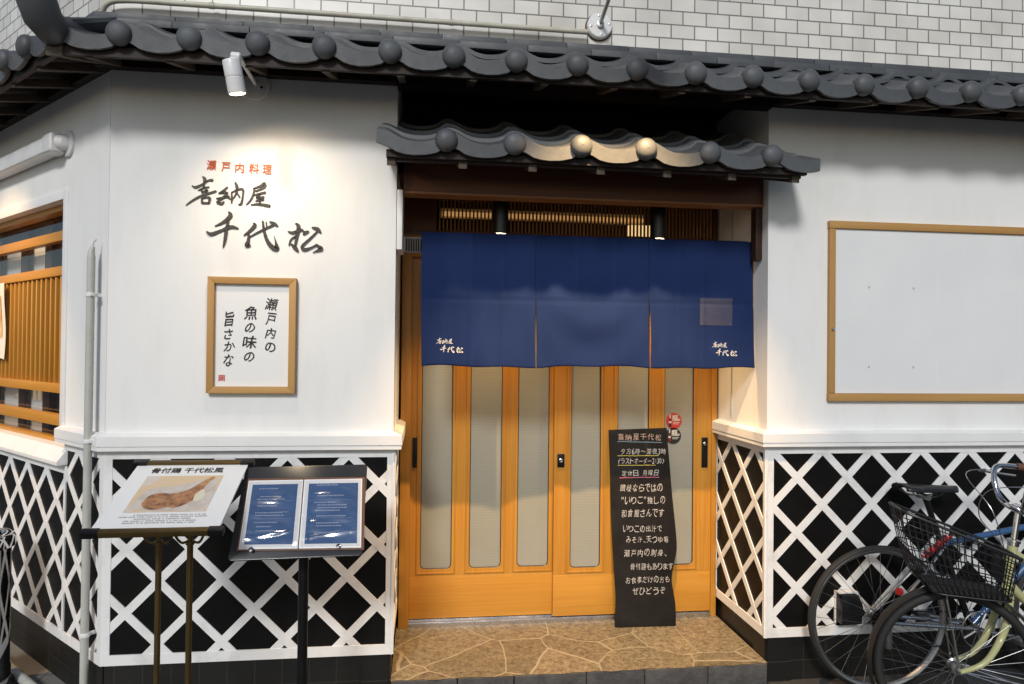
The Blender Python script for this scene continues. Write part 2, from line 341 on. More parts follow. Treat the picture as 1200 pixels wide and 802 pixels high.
# ------------------------------------------------------------------ lettering
def text_mesh(body, bold=0.0, shear=0.0, spacing=1.0):
    cu = bpy.data.curves.new('t', 'FONT'); cu.body = body; cu.size = 1; cu.offset = bold; cu.shear = shear; cu.space_character = spacing
    cu.resolution_u = 4
    o = bpy.data.objects.new('t', cu); COL.objects.link(o)
    bpy.context.view_layer.update()
    me = o.to_mesh(); vs = [(v.co.x, v.co.y) for v in me.vertices]; fs = [tuple(p.vertices) for p in me.polygons]
    o.to_mesh_clear(); bpy.data.objects.remove(o); bpy.data.curves.remove(cu)
    return vs, fs
def put_text(mb, fn, body, u0, v0, width=None, height=None, bold=0., shear=0., spacing=1., rot=0, align='left', thick=0, wob=0):
    """writes body with its ink box's lower left corner at (u0,v0); fn(u,v,d) maps to 3D"""
    vs, fs = text_mesh(body, 0, shear, spacing)
    if not vs: return
    if wob:
        p1, p2, k1, k2 = (random.uniform(0, 6.3) for _ in range(4)); k1 = 3+k1*.8; k2 = 3+k2*.8
        vs = [(a+wob*math.sin(b*k1+p1)+wob*.5*math.sin(a*9+p2), b+wob*math.sin(a*k2+p2)+wob*.4*math.sin(b*11+p1)) for a, b in vs]
    x0 = min(v[0] for v in vs); x1 = max(v[0] for v in vs); y0 = min(v[1] for v in vs); y1 = max(v[1] for v in vs)
    sx = (width/(x1-x0)) if width else None; sy = (height/(y1-y0)) if height else None
    sx = sx or sy; sy = sy or sx
    cx, cy = (x0+x1)/2, (y0+y1)/2; c_, s_ = math.cos(rot), math.sin(rot)
    W, Hh = (x1-x0)*sx, (y1-y0)*sy
    ou = u0+W/2 if align == 'left' else u0; ov = v0+Hh/2 if align == 'left' else v0
    pts = []
    for a, b in vs:
        a = (a-cx)*sx; b = (b-cy)*sy
        pts.append((ou+a*c_-b*s_, ov+a*s_+b*c_))
    offs = [(0, 0)] if bold <= 0 else [(0, 0), (bold, 0), (-bold, 0), (0, bold), (0, -bold)]
    for k, (du, dv) in enumerate(offs): mb.add([fn(a+du*sx, b+dv*sy, -k*.00002) for a, b in pts], fs)
    if thick:
        cnt = {}
        for f in fs:
            for i in range(len(f)):
                e = (f[i], f[(i+1) % len(f)]); cnt[e] = 1
        edges = [e for e in cnt if (e[1], e[0]) not in cnt]
        for a, b in edges:
            mb.add([fn(*pts[a], 0), fn(*pts[b], 0), fn(*pts[b], -thick), fn(*pts[a], -thick)], [(0, 1, 2, 3)])

def spline(pts, n=6):
    out = []
    for i in range(len(pts)-1):
        p0 = pts[max(i-1, 0)]; p1 = pts[i]; p2 = pts[i+1]; p3 = pts[min(i+2, len(pts)-1)]
        for k in range(n):
            t = k/n
            out.append(tuple(.5*(2*b+(c-a)*t+(2*a-5*b+4*c-d)*t*t+(3*b-a-3*c+d)*t**3) for a, b, c, d in zip(p0, p1, p2, p3)))
    out.append(tuple(pts[-1])); return out
# brush strokes of the shop name: (x, y, width) with y downwards
BRUSH = [
 # 喜
 [(80,256,6),(104,268,17),(150,246,13),(190,216,12),(219,213,20)], [(150,190,8),(166,205,20),(162,240,14),(160,268,12)],
 [(122,290,6),(158,272,12),(196,262,9)], [(146,284,10),(152,308,12)], [(146,302,8),(166,294,12),(184,286,14),(176,306,10)],
 [(40,400,4),(68,376,10),(112,345,14),(150,325,14),(200,306,14),(244,290,14)], [(148,346,10),(152,380,15)], [(146,348,9),(180,336,12),(202,343,18),(196,380,14)], [(152,378,13),(198,377,12)],
 # 納
 [(322,258,10),(292,288,16),(262,306,9)], [(262,304,8),(300,298,14),(322,302,14),(290,336,16),(252,368,14)], [(252,372,14),(284,378,18),(300,362,9)],
 [(246,342,7),(292,335,14),(336,322,8)], [(322,330,13),(348,344,8)],
 [(350,298,9),(354,345,13),(350,372,8)], [(348,296,8),(396,272,10),(428,272,15),(428,320,12),(418,372,15),(398,380,7)], [(374,222,10),(386,250,20),(384,296,13),(362,338,6)], [(386,292,8),(408,328,11)],
 # 屋
 [(498,262,8),(545,242,13),(576,222,20),(574,250,14),(514,280,9)], [(508,258,10),(498,310,13),(478,350,11),(452,379,5)],
 [(506,308,7),(556,292,13),(584,286,15)], [(548,298,10),(522,328,12),(574,318,13)], [(546,322,12),(546,372,12)], [(516,350,8),(574,338,11)], [(484,378,6),(540,372,15),(614,382,20)],
 # 千
 [(332,434,10),(346,462,28),(300,508,20),(240,540,6)], [(185,580,10),(216,598,25),(284,570,18),(350,542,24),(400,552,10)], [(334,486,14),(320,560,22),(310,640,20),(298,692,6)],
 # 代
 [(502,510,8),(514,524,24),(488,558,20),(440,600,9)], [(474,590,14),(470,640,22),(462,670,32),(486,672,10)], [(478,610,7),(530,578,12),(590,545,13),(640,520,16)],
 [(568,493,12),(578,560,19),(600,630,24),(634,676,32),(668,688,34),(660,640,12),(648,598,3)], [(616,496,10),(648,510,24),(674,526,9)], [(592,498,8),(596,532,9)],
 # 松
 [(744,562,8),(780,570,20),(836,548,18),(856,560,9)], [(798,503,14),(818,526,26),(806,600,20),(796,664,14)], [(806,590,12),(766,620,10),(752,664,7)], [(768,652,14),(800,684,28),(818,708,8)],
 [(850,582,9),(868,566,22),(890,556,9)], [(912,528,10),(952,540,28),(974,566,10)], [(950,556,10),(896,612,14),(846,664,18),(858,690,24),(906,676,14),(950,650,12)], [(940,652,12),(978,680,30),(940,700,10),(920,710,5)],
]
def brush_text(mb, fn, scale, ox, oy, wk=1.0, thick=0):
    """fn(u,v,d); strokes scaled by scale with image origin at (ox,oy)"""
    for k, st in enumerate(BRUSH):
        p = spline(st, 6); L = []; Rr = []
        for i, (x, y, wd) in enumerate(p):
            a = p[max(i-1, 0)]; b = p[min(i+1, len(p)-1)]; dx, dy = b[0]-a[0], b[1]-a[1]; l = math.hypot(dx, dy) or 1
            nx, ny = -dy/l, dx/l; h = max(wd, 2)*wk/2*(1+.08*math.sin(i*2.3+k))
            L.append((x+nx*h, y+ny*h)); Rr.append((x-nx*h, y-ny*h))
        d = -k*.00002
        def q(c, dd=0.0): return fn(ox+c[0]*scale, oy-c[1]*scale, d+dd)
        n = len(L); vs = [q(c) for c in L]+[q(c) for c in Rr]
        fs = [(i, i+1, n+i+1, n+i) for i in range(n-1)]
        # round the two ends a little
        for i0, i1, sgn in ((0, 1, -1), (n-1, n-2, -1)):
            ex, ey = p[i0][0]-p[i1][0], p[i0][1]-p[i1][1]; l = math.hypot(ex, ey) or 1; h = p[i0][2]*wk*.4
            vs.append(q((p[i0][0]+ex/l*h, p[i0][1]+ey/l*h))); fs.append((i0, len(vs)-1, n+i0))
        mb.add(vs, fs)
        if thick:
            o = [q(c) for c in L+Rr[::-1]]; o2 = [q(c, -thick) for c in L+Rr[::-1]]; m = len(o)
            mb.add(o+o2, [(i, (i+1) % m, m+(i+1) % m, m+i) for i in range(m)])

# ================================================================== SETTING
g = MB(); g.sheet(lambda u, v: (-150+300*u, -150+300*v, 0), 2, 2)
ground = g.build('road', M['asphalt'], smooth=0); tag(ground, 'dark grey asphalt street in front of the restaurant', 'road', kind='structure')
g = MB(); g.box(-9, 1.9, .0, -1.24, 9, .012)
pv = g.build('pavement', M['pavement'], smooth=0); tag(pv, 'pale concrete pavement along the slanted side wall', 'pavement', kind='structure')

# frames: x runs to the right when one faces the wall, y runs into it
s2 = math.sqrt(.5)
CX = -1.378; FY = 3.2
def frame_of(org, xdir, ydir):
    m = Matrix((Vector(xdir), Vector(ydir), Vector((0,0,1)))).transposed().to_4x4(); m.translation = org; return m
F_FRONT = frame_of((0, FY, 0), (1,0,0), (0,1,0))
F_CH = frame_of((CX, FY, 0), (s2,-s2,0), (s2,s2,0))        # slanted side wall: x is negative going left
XL, XR = -.142, 1.656
F_RR = frame_of((XR, FY, 0), (0,-1,0), (1,0,0))            # right wall of the recess: x from -.62 to 0
F_RL = frame_of((XL, FY, 0), (0,1,0), (-1,0,0))            # left wall of the recess: x from 0 to .62
REC = .66; CHL = 2.7; XE = 4.4

B = thing('restaurant_building', 'white plastered restaurant front with black and white lattice base and grey tiled eaves', 'building', (0.75, FY, 0))
B['kind'] = 'thing'

WT = 2.86
def wall_face(name, frame, boxes, mat_, label=None, bevel=0):
    m = FM()
    for b in boxes: m.box(*b)
    return m.build(name, mat_, B, frame, bevel=bevel, label=label, smooth=0)
BZ = 1.1456          # underside of the belt moulding
wall_face('front_wall', F_FRONT, [(CX+.003, 0, BZ-.01, XL-.0, .15, WT)], M['plaster'], 'white plaster wall left of the entrance')
wall_face('front_wall', F_FRONT, [(XR, 0, BZ-.01, XE, .15, WT)], M['plaster'], 'white plaster wall right of the entrance')
W0, W1, WS, WH = -2.25, -.49, 1.03, 2.30      # window opening in the slanted wall
wall_face('side_wall', F_CH, [(W1, 0, BZ-.01, -.0, .15, WT), (W0, 0, WH, W1, .15, WT), (-CHL, 0, BZ-.01, W0, .15, WT)], M['plaster'], 'white plaster on the slanted side wall')
# slim plaster strips framing the window and the corner
m = FM(); m.box(W1-.0, -.008, 1.2, W1+.05, .0, WH+.045); m.box(W0-.05, -.008, WH, W1, .0, WH+.045); 
m.build('wall_strip', M['trim'], B, F_CH, bevel=.002)
wall_face('recess_wall', F_RR, [(-REC-.3, 0, BZ-.01, -.151, .15, 3.2)], M['plaster'], 'white plaster wall on the right side of the recess')
wall_face('recess_wall', F_RL, [(.151, 0, BZ-.01, REC+.3, .15, 3.2)], M['plaster'], 'white plaster wall on the left side of the recess')
m = FM(); m.box(-.395, -.006, 1.25, -.385, 0, 2.8); m.build('wall_joint', M['grey_plastic'], B, F_RR)

# ---- lattice (namako) base
def clip(poly, x0, z0, x1, z1):
    def cut(p, f, inter):
        out = []
        for i in range(len(p)):
            a, b = p[i-1], p[i]
            if f(b):
                if not f(a): out.append(inter(a, b))
                out.append(b)
            elif f(a): out.append(inter(a, b))
        return out
    def ix(c): return lambda a, b: (c, a[1]+(b[1]-a[1])*(c-a[0])/(b[0]-a[0]))
    def iz(c): return lambda a, b: (a[0]+(b[0]-a[0])*(c-a[1])/(b[1]-a[1]), c)
    for f, i in ((lambda p: p[0] >= x0, ix(x0)), (lambda p: p[0] <= x1, ix(x1)), (lambda p: p[1] >= z0, iz(z0)), (lambda p: p[1] <= z1, iz(z1))):
        if poly: poly = cut(poly, f, i)
    return poly
LZ0, LZ1 = .215, BZ
def lattice_panel(frame, x0, x1, cx, cz, px, pz, wd, bl, br, z1=LZ1, bt=.038, bb=.045, lab=None):
    """panel of black tile with raised white diagonal strips; crossings on the grid cx+px*i, cz+pz*j and the half grid"""
    m = FM(); m.box(x0+.016, .001, LZ0, x1-.016, .12, z1); m.build('tile_panel', M['black_tile'], B, frame, smooth=0)
    m = FM(); ax0, az0, ax1, az1 = x0+bl-.004, LZ0+bb-.004, x1-br+.004, z1-bt+.004
    ang = math.atan2(pz, px); hx = wd/2/math.sin(ang)
    for sg in (1, -1):
        th = -.0030 if sg > 0 else -.0042
        i0 = int((x0-cx)/px)-8; i1 = int((x1-cx)/px)+8
        for i in range(i0, i1+1):
            xa = cx+px*i     # strip through (xa, cz)
            zt, zb = z1+.1, LZ0-.1
            xt = xa+sg*(zt-cz)*px/pz; xb = xa+sg*(zb-cz)*px/pz
            j = random.uniform(-.0015, .0015)
            p = clip([(xb-hx+j, zb), (xb+hx+j, zb), (xt+hx-j, zt), (xt-hx-j, zt)], ax0, az0, ax1, az1)
            if len(p) > 2 and (max(q[0] for q in p)-min(q[0] for q in p)) > .004: m.prism([(a, .001, b) for a, b in p], (0, th-.001, 0))
    for (a, b, c, d) in ((x0, LZ0, x0+bl, z1), (x1-br, LZ0, x1, z1), (x0+bl, LZ0, x1-br, LZ0+bb), (x0+bl, z1-bt, x1-br, z1)):
        if c-a > .001 and d-b > .001: m.box(a, -.0058, b, c, .001, d)
    m.build('lattice', M['lattice'], B, frame, label=lab, smooth=0)
lattice_panel(F_FRONT, CX-.002, XL+.012, -1.281, .437, .2690, .2740, .036, .038, .038, lab='white diagonal lattice left of the doorway')
lattice_panel(F_FRONT, XR-.012, XE, 1.8133, .720, .2625, .2690, .036, .046, .05, lab='white diagonal lattice right of the doorway')
# slanted wall: one part below the belt, one lower part under the window sill
lattice_panel(F_CH, -.425, .003, -.2646, .6025, .2590, .2600, .034, .014, .034, lab='white lattice on the corner of the slanted wall')
lattice_panel(F_CH, -CHL, -.427, -.2646, .6025, .2590, .2600, .034, .03, .002, z1=1.035, lab='white lattice below the window')
lattice_panel(F_RR, -.585, .010, -.25, .72, .262, .268, .032, .012, .034, lab='white lattice on the recess wall')
lattice_panel(F_RL, -.010, .585, .25, .72, .262, .268, .032, .034, .012)
# plinth of black tiles
def plinth(frame, x0, x1):
    m = FM(); m.box(x0, .010, 0, x1, .13, LZ0); m.build('plinth', M['plinth'], B, frame, smooth=0)
plinth(F_FRONT, CX+.01, XL); plinth(F_FRONT, XR, XE); plinth(F_CH, -CHL, -.006); plinth(F_RR, -.6, .0); plinth(F_RL, .0, .6)
# belt moulding: upper board, lower lip, top bevel (run along each wall)
def belt(frame, x0, x1, m0=0, m1=0, lab=None):
    """m0/m1: mitre, extra length per unit of depth at the left/right end"""
    m = FM()
    prof = [(0, BZ), (-.037, BZ), (-.037, BZ+.016), (-.033, BZ+.019), (-.040, BZ+.020), (-.040, BZ+.062), (-.012, BZ+.075), (0, BZ+.075)]
    n = len(prof)
    vs = [(x0+m0*y, y, z) for y, z in prof]+[(x1-m1*y, y, z) for y, z in prof]
    fs = [tuple(range(n)), tuple(range(n, 2*n))]+[(i, (i+1) % n, n+(i+1) % n, n+i) for i in range(n)]
    m.add(vs, fs); m.build('belt_moulding', M['trim'], B, frame, label=lab)
T = math.tan(R(22.5))
belt(F_FRONT, CX, XL, T, 1, 'white belt moulding left of the doorway'); belt(F_FRONT, XR, XE, 1, 0, 'white belt moulding right of the doorway')
belt(F_CH, -.455, 0, 0, T); belt(F_RR, -.585, 0, 0, 1); belt(F_RL, 0, .585, 1, 0)
# the shaded band under the belt
# window sill
m = FM(); m.add([(-CHL,-.045,1.038),(-.405,-.045,1.038),(-.405,-.045,1.056),(-.405,0,1.115),(-.405,.16,1.115),(-CHL,-.045,1.056),(-CHL,0,1.115),(-CHL,.16,1.115),(-CHL,.16,1.038),(-.405,.16,1.038)],
    [(0,1,2,5),(5,2,3,6),(6,3,4,7),(0,5,6,7,8),(1,9,4,3,2),(0,8,9,1)])
m.build('window_sill', M['trim'], B, F_CH, bevel=.003)

# ---- window in the slanted wall
m = FM()
for z0, z1 in ((2.123, 2.172), (1.948, 1.995), (1.360, 1.408), (1.198, 1.252)): m.box(W0, .045, z0, W1, .085, z1)
m.box(W0, .04, WH-.03, W1, .10, WH); m.box(W1-.03, .047, 1.115, W1, .10, WH-.03); m.box(W0, .047, 1.115, W0+.03, .10, WH-.03); m.box(W0+.03, .05, 1.115, W1-.03, .1, 1.135)
win = m.build('window', M['honey_h'], B, F_CH, bevel=.003)
m = FM(); x = W1-.045
while x > W0+.04: m.box(x-.018, .052, 1.408, x, .078, 1.948); x -= .0665
m.build('slats', M['honey_v'], win, F_CH, bevel=.002)
m = FM(); m.add([(W0+.03, .105, 1.115), (W1-.03, .105, 1.115), (W1-.03, .105, WH-.03), (W0+.03, .105, WH-.03)], [(0,1,2,3)]); m.build('pane', M['glass'], win, F_CH)
WPOST = (-1.03, -1.40, -1.85, -2.2)
# room behind the window
m = FM(); m.box(-3.0, 1.45, 0, .15, 1.5, 2.8); m.build('room_wall', M['interior'], B, F_CH)
m = FM(); m.prism([(-3.0,.16,.55),(-.13,.16,.55),(.12,.42,.55),(.12,1.45,.55),(-3.0,1.45,.55)],(0,0,.05)); m.build('room_floor', M['honey_h'], B, F_CH)
m = FM(); m.prism([(-3.0,.16,2.62),(-.13,.16,2.62),(.12,.42,2.62),(.12,1.45,2.62),(-3.0,1.45,2.62)],(0,0,.04)); m.build('room_ceiling', M['honey_h'], B, F_CH)
for x in WPOST:
    m = FM(); m.box(x-.048, .112, 1.116, x+.048, .128, WH-.001); m.build('room_post', M['dark_wood'], B, F_CH)
m = FM(); m.box(-2.6, .150, 1.116, -1.06, .156, 1.62); m.box(-2.6, .150, 1.66, -1.06, .156, 2.21); m.build('room_screen', M['paper'], B, F_CH)
m = FM(); m.box(-2.6, .140, 2.21, -.52, .158, WH-.001); m.box(-2.6, .145, 1.62, -1.06, .158, 1.66); m.box(-1.06, .148, 1.116, -.52, .160, 2.21); m.build('room_lintel', M['dark_wood'], B, F_CH)

# ---- recess: back wall above the door, ceilings, inner room
DY = 3.77
m = MB(); m.box(XL+.001, DY+.045, 2.456, XR-.001, DY+.10, 3.3); m.build('recess_panel', M['dark_wood'], B)
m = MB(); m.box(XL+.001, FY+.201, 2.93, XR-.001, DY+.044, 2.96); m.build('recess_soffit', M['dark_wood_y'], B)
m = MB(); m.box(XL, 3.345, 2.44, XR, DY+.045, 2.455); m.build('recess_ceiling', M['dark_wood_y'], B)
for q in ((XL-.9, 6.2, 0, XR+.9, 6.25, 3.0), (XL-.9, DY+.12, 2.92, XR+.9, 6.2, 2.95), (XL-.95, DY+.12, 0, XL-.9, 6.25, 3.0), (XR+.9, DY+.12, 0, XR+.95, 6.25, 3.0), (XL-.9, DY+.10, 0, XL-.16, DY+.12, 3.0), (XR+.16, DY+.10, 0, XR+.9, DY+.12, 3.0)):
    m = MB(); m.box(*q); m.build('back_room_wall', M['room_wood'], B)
# transom screen
tr = MB(); tr.box(.05, DY+.0, 2.413, 1.640, DY+.045, 2.44); tr.box(.05, DY+.0, 2.222, 1.640, DY+.045, 2.247); tr.box(XL, DY, 2.222, .05, DY+.045, 2.44); tr.box(1.620, DY, 2.247, 1.640, DY+.045, 2.413)

tr = tr.build('transom', M['beam_wood'], B, bevel=.002)
m = MB(); m.box(XL+.001, DY-.01, 2.208, XR-.001, DY+.045, 2.2215); m.build('transom_rail', M['lit_edge_wood'], tr, bevel=.002)  # transom's lower edge, painted lighter as if lit from below
m = MB(); x = .062
while x < 1.615: m.box(x, DY+.012, 2.247, x+.0085, DY+.026, 2.413); x += .0206
m.build('screen_slats', M['screen_wood'], tr)
m = MB(); m.box(XL, DY+.01, 2.12, -.12, DY+.04, 2.208)
for k in range(8): m.box(-.12+k*.013, DY+.012, 2.128, -.115+k*.013, DY+.03, 2.2)
m.box(-.12, DY+.01, 2.12, -.015, DY+.04, 2.128); m.box(-.12, DY+.01, 2.2, -.015, DY+.04, 2.208)
m.build('vent_grille', M['trim'], B)
m = MB(); m.box(-.015, DY+.01, 2.125, XR, DY+.04, 2.208); m.build('door_header_panel', M['beam_wood'], B)
# lit lamps of the back room, seen through the screen
tl = thing('room_lamp', 'lit warm tube lamp seen through the screen above the door', 'lamp', (.95, 5.6, 2.72))
m = MB(); m.box(.1, 5.60, 2.66, 1.80, 5.66, 2.74); m.build('lamp_body', M['white_metal'], tl)
m = MB(); m.tube([(.12, 5.575, 2.69), (1.78, 5.575, 2.69)], .018); m.build('lamp_tube', M['tube_on'], tl)
t2 = thing('lantern_lamp', 'bright box lantern seen through the right part of the screen above the door', 'lamp', (1.72, 5.35, 2.5))
m = MB(); m.box(1.58, 5.3, 2.44, 1.86, 5.4, 2.60); m.build('lamp_shade', M['lantern_on'], t2, bevel=.01)
m = MB(); m.tube([(1.72, 5.35, 2.60), (1.72, 5.35, 2.92)], .006); m.build('lamp_cord', M['black_paint'], t2)
# ---- sliding doors
def rrect(x0, z0, x1, z1, r_, bottom_only=True, n=5):
    pts = []
    for cx, cz, a0 in ((x1-r_, z0+r_, 270), (x1-r_, z1-r_, 0), (x0+r_, z1-r_, 90), (x0+r_, z0+r_, 180)):
        for k in range(n+1):
            a = R(a0+90*k/n); pts.append((cx+r_*math.cos(a), cz+r_*math.sin(a)))
    return pts
GB, GT, DB, DT = .402, 2.00, .135, 2.10
def door(x0, x1, y, glasses, gb):
    m = MB(); holes = [rrect(a, gb, b, GT, .026) for a, b in glasses]
    m.plate([(x0, gb-.035), (x1, gb-.035), (x1, DT), (x0, DT)], holes, lambda u, v, d: (u, y+d, v), .032)
    d = m.build('sliding_door', M['honey_v'], B, bevel=0, smooth=30)
    m = MB(); m.box(x0, y+.0005, DB, x1, y+.0315, gb-.0352); m.build('bottom_rail', M['honey_h'], d, bevel=.0015)
    # thin beads framing each pane
    m = MB()
    for a, b in glasses:
        for (p, q, r_, s_) in ((a-.022, gb-.026, a-.015, GT), (b+.015, gb-.026, b+.022, GT), (a-.015, gb-.026, b+.015, gb-.019)): m.box(p, y-.004, q, r_, y, s_)
    m.build('bead', M['honey_v'], d, bevel=.001)
    for (a, b), h in zip(glasses, holes):
        m = MB(); hh = rrect(a-.002, gb-.002, b+.002, GT, .026); m.prism([(u, y+.010, v) for u, v in hh], (0, .006, 0)); gp = m.build('glass_pane', M['frosted'], d, smooth=30)
        m = MB(); m.tube([(u, y+.006, v) for u, v in h], .0042, n=6, closed=True); m.build('gasket', M['black_paint'], d)
    return d
k = .992
dl = door(-.075, .728, 3.803, [(-.0185, .1515), (.2475, .4235), (.5115, .6875)], .402)
dr = door(.7115, 1.615, DY, [(.8095*k+.001, .974), (1.0690, 1.2500), (1.3405, 1.5120)], .398)
m = MB(); m.box(XL+.012, DY-.012, .105, -.0755, DY+.07, 2.12); m.box(1.6155, DY-.012, .105, XR-.010, DY+.07, 2.12); m.box(-.0755, DY-.01, DT, 1.6155, DY+.07, 2.12)
df = m.build('door_frame', M['honey_v'], B, bevel=.003)
m = MB(); m.box(-.0755, 3.755, .105, 1.6155, 3.84, .126); m.box(-.0755, 3.765, .126, 1.6155, 3.77, .131); m.box(-.0755, 3.80, .126, 1.6155, 3.803, .133)
m.build('door_track', M['steel'], B)
# pulls and lock
m = MB(); m.box(-.0655, 3.7985, .955, -.0395, 3.804, 1.118); m.box(-.0615, 3.796, .960, -.0435, 3.7985, .975); m.build('door_pull', M['black_metal'], dl, bevel=.002)
m = MB(); m.box(1.559, DY-.0045, .945, 1.595, DY+.001, 1.115); pl = m.build('door_pull', M['black_metal'], dr, bevel=.002)
m = MB(); m.box(.728, DY-.0055, .955, .768, DY+.001, 1.028); m.build('lock_plate', M['black_metal'], dr, bevel=.002)
m = MB(); m.lathe((.748, DY-.005, .993), (0,-1,0), [(.011, 0), (.011, .005), (.007, .007), (.003, .006)], 16); m.lathe((1.577, DY-.004, 1.08), (0,-1,0), [(.010, 0), (.010, .004), (.006, .006)], 16)
m.build('lock_cylinder', M['steel'], dr)

# ---- doorstep
ds = thing('doorstep', 'low stone doorstep with crazy paving top in front of the sliding doors', 'doorstep', (.757, 3.5, 0))
m = MB(); m.sheet(lambda u, v: (XL+.002+(XR-XL-.004)*u, 3.168+.685*v+(0.004*math.sin(u*40)+.003*math.sin(u*97) if v == 0 else 0), .105), 60, 6); m.build('paving', M['flagstone'], ds, smooth=0)
m = MB(); xx = XL+.002; wds = [.30, .26, .34, .28, .31, .30]
for wd in wds:
    x1 = min(xx+wd, XR-.002); m.box(xx+.002, 3.165+random.uniform(-.004, .004), 0, x1-.002, 3.30, .1035); xx = x1
    if xx >= XR-.003: break
m.build('kerb_stones', M['concrete'], ds, bevel=.006)

# ---- upper wall of white tiles
m = FM(); m.box(CX-.001, 0, WT, XE, .2, 5.2); m.build('tiled_upper_wall', M['white_tile'], B, F_FRONT, smooth=0)
m = FM(); m.box(-CHL, 0, WT, -.001, .2, 5.2); m.build('tiled_upper_wall', M['white_tile'], B, F_CH, smooth=0)

# ---- tiled roofs
PT = .262; BALLR = .0485
PROF = [(0,.034),(.03,.034),(.05,.025),(.07,.012),(.092,.0),(.115,-.008),(.14,-.0115),(.17,-.0115),(.198,-.0075),(.222,.0),(.240,.010),(.252,.024),(.262,.034)]
LIPB = [(0,-.02),(.043,-.036),(.075,-.056),(.105,-.064),(.14,-.067),(.185,-.064),(.225,-.054),(.245,-.040),(.262,-.02)]
def lip_at(x, P):
    t = x/P*PT
    for (a, b), (c, d) in zip(LIPB, LIPB[1:]):
        if a <= t <= c+1e-6: return b+(d-b)*(t-a)/(c-a)
    return LIPB[-1][1]
def prof_at(x, P):
    t = (x % P)/P*PT
    for (a, b), (c, d) in zip(PROF, PROF[1:]):
        if a <= t <= c+1e-9: return b+(d-b)*(t-a)/(c-a)
    return PROF[-1][1]
def eave_tile_mb(P, slope, depth, ball=True, part=1.0):
    """local: x along the eave from the ball's centre, y into the roof, z up"""
    m = FM(); n = 28
    xs = [P*part*i/n for i in range(n+1)]
    zt = [prof_at(min(x, P-1e-6), P) for x in xs]
    lip = [z-lip_at(x, P) for x, z in zip(xs, zt)]
    th = .018
    def prof(y, drop): return [(x, y, z+y*slope-drop) for x, z in zip(xs, zt)]
    # front face, top, underside of lip, underside
    front_t = prof(0, 0); front_b = [(x, 0.004, z-l) for x, z, l in zip(xs, zt, lip)]; lip_b = [(x, .02, z-l) for x, z, l in zip(xs, zt, lip)]
    in_b = prof(.022, th); back_b = prof(depth, th); back_t = prof(depth, 0); mid_t = prof(depth*.5, 0)
    rows = [front_t, front_b, lip_b, in_b, back_b, back_t, mid_t]; vs = [v for r_ in rows for v in r_]; N = n+1; fs = []
    for a in range(len(rows)):
        b = (a+1) % len(rows)
        for i in range(n): fs.append((a*N+i, a*N+i+1, b*N+i+1, b*N+i))
    fs.append(tuple(a*N for a in range(len(rows)))); fs.append(tuple(a*N+n for a in range(len(rows)))[::-1])
    m.add(vs, fs)
    if ball: m.lathe((0, .015, 0), (0,-1,0), [(BALLR*.98, 0), (BALLR, .012), (BALLR*.965, .024), (BALLR*.84, .034), (BALLR*.6, .0425), (BALLR*.3, .047), (.001, .0485)], 24, cap=False)
    return m
def course_sheet(m, x0, x1, xph, P, y0, y1, z0, slope, th=.02):
    """one course of rear tiles over [x0,x1]"""
    n = max(2, int((x1-x0)/.016)); xs = [x0+(x1-x0)*i/n for i in range(n+1)]
    rows = []
    for y, d in ((y0, 0), (y0, th), (y1, th), (y1, 0)): rows.append([(x, y, z0+prof_at(x-xph, P)*.9+(y-y0)*slope-d) for x in xs])
    N = n+1; vs = [v for r_ in rows for v in r_]; fs = []
    for a in range(4):
        b = (a+1) % 4
        for i in range(n): fs.append((a*N+i, a*N+i+1, b*N+i+1, b*N+i))
    fs += [(0, N, 2*N, 3*N), (n, 3*N+n, 2*N+n, N+n)]
    m.add(vs, fs)
EY, EZ, SL = 2.85, 2.819, math.tan(R(24))
BX0 = -1.202; OV = FY-EY
# rear courses of the main roof (front and slanted side)
m = MB(); course_sheet(m, CX-.06, XE, BX0, PT, EY+.185, FY, EZ+.185*SL+.013, SL)
roof = m.build('main_roof', M['tile'], B, smooth=40)
m = FM(); course_sheet(m, -CHL, .05, -.072, PT, -.30+.175, 0, EZ+.175*SL+.013, SL); m.build('side_course', M['tile'], roof, F_CH, smooth=40)
F_E = frame_of((0, EY, EZ), (1,0,0), (0,1,0))
tm = eave_tile_mb(PT, SL, .24); fr = F_E.copy(); fr.translation = (BX0, EY, EZ)
et = tm.build('eave_tile', M['tile'], roof, fr, smooth=40)
def copy_tile(src, frame, parent):
    if 'tile' in src.name: frame = frame @ Matrix.Translation((random.uniform(-.001,.001), random.uniform(-.003,.003), random.uniform(-.002,.002))) @ Matrix.Rotation(R(random.uniform(-.8,.8)), 4, 'Y')
    o = src.copy(); COL.objects.link(o); o.parent = parent; WM[o.name] = frame; o.matrix_basis = mat_of(parent).inverted() @ frame; return o
for i in range(1, 21):
    f_ = fr.copy(); f_.translation = (BX0+PT*.9935*i, EY, EZ-.0016*i); copy_tile(et, f_, roof)
f_ = fr.copy(); f_.translation = (BX0-PT*.98, EY+.002, EZ-.001)
eh = eave_tile_mb(PT, SL, .24, ball=False).build('eave_tile', M['tile'], roof, f_, smooth=40)
# slanted side
ex = CX+OV*(1/s2-1)*-1          # eave corner
OVC = .30; EC = Vector((CX-.074, EY, EZ)); C0 = Vector((CX, FY, 0)); TS = Vector((-s2, s2, 0)); NS = Vector((-s2, -s2, 0))
F_CE = frame_of(EC, (s2,-s2,0), (s2,s2,0))
for i in range(10):
    f_ = F_CE.copy(); f_.translation = C0+TS*(.072+.24*i)+NS*OVC+Vector((0,0,EZ)); copy_tile(et, f_, roof)
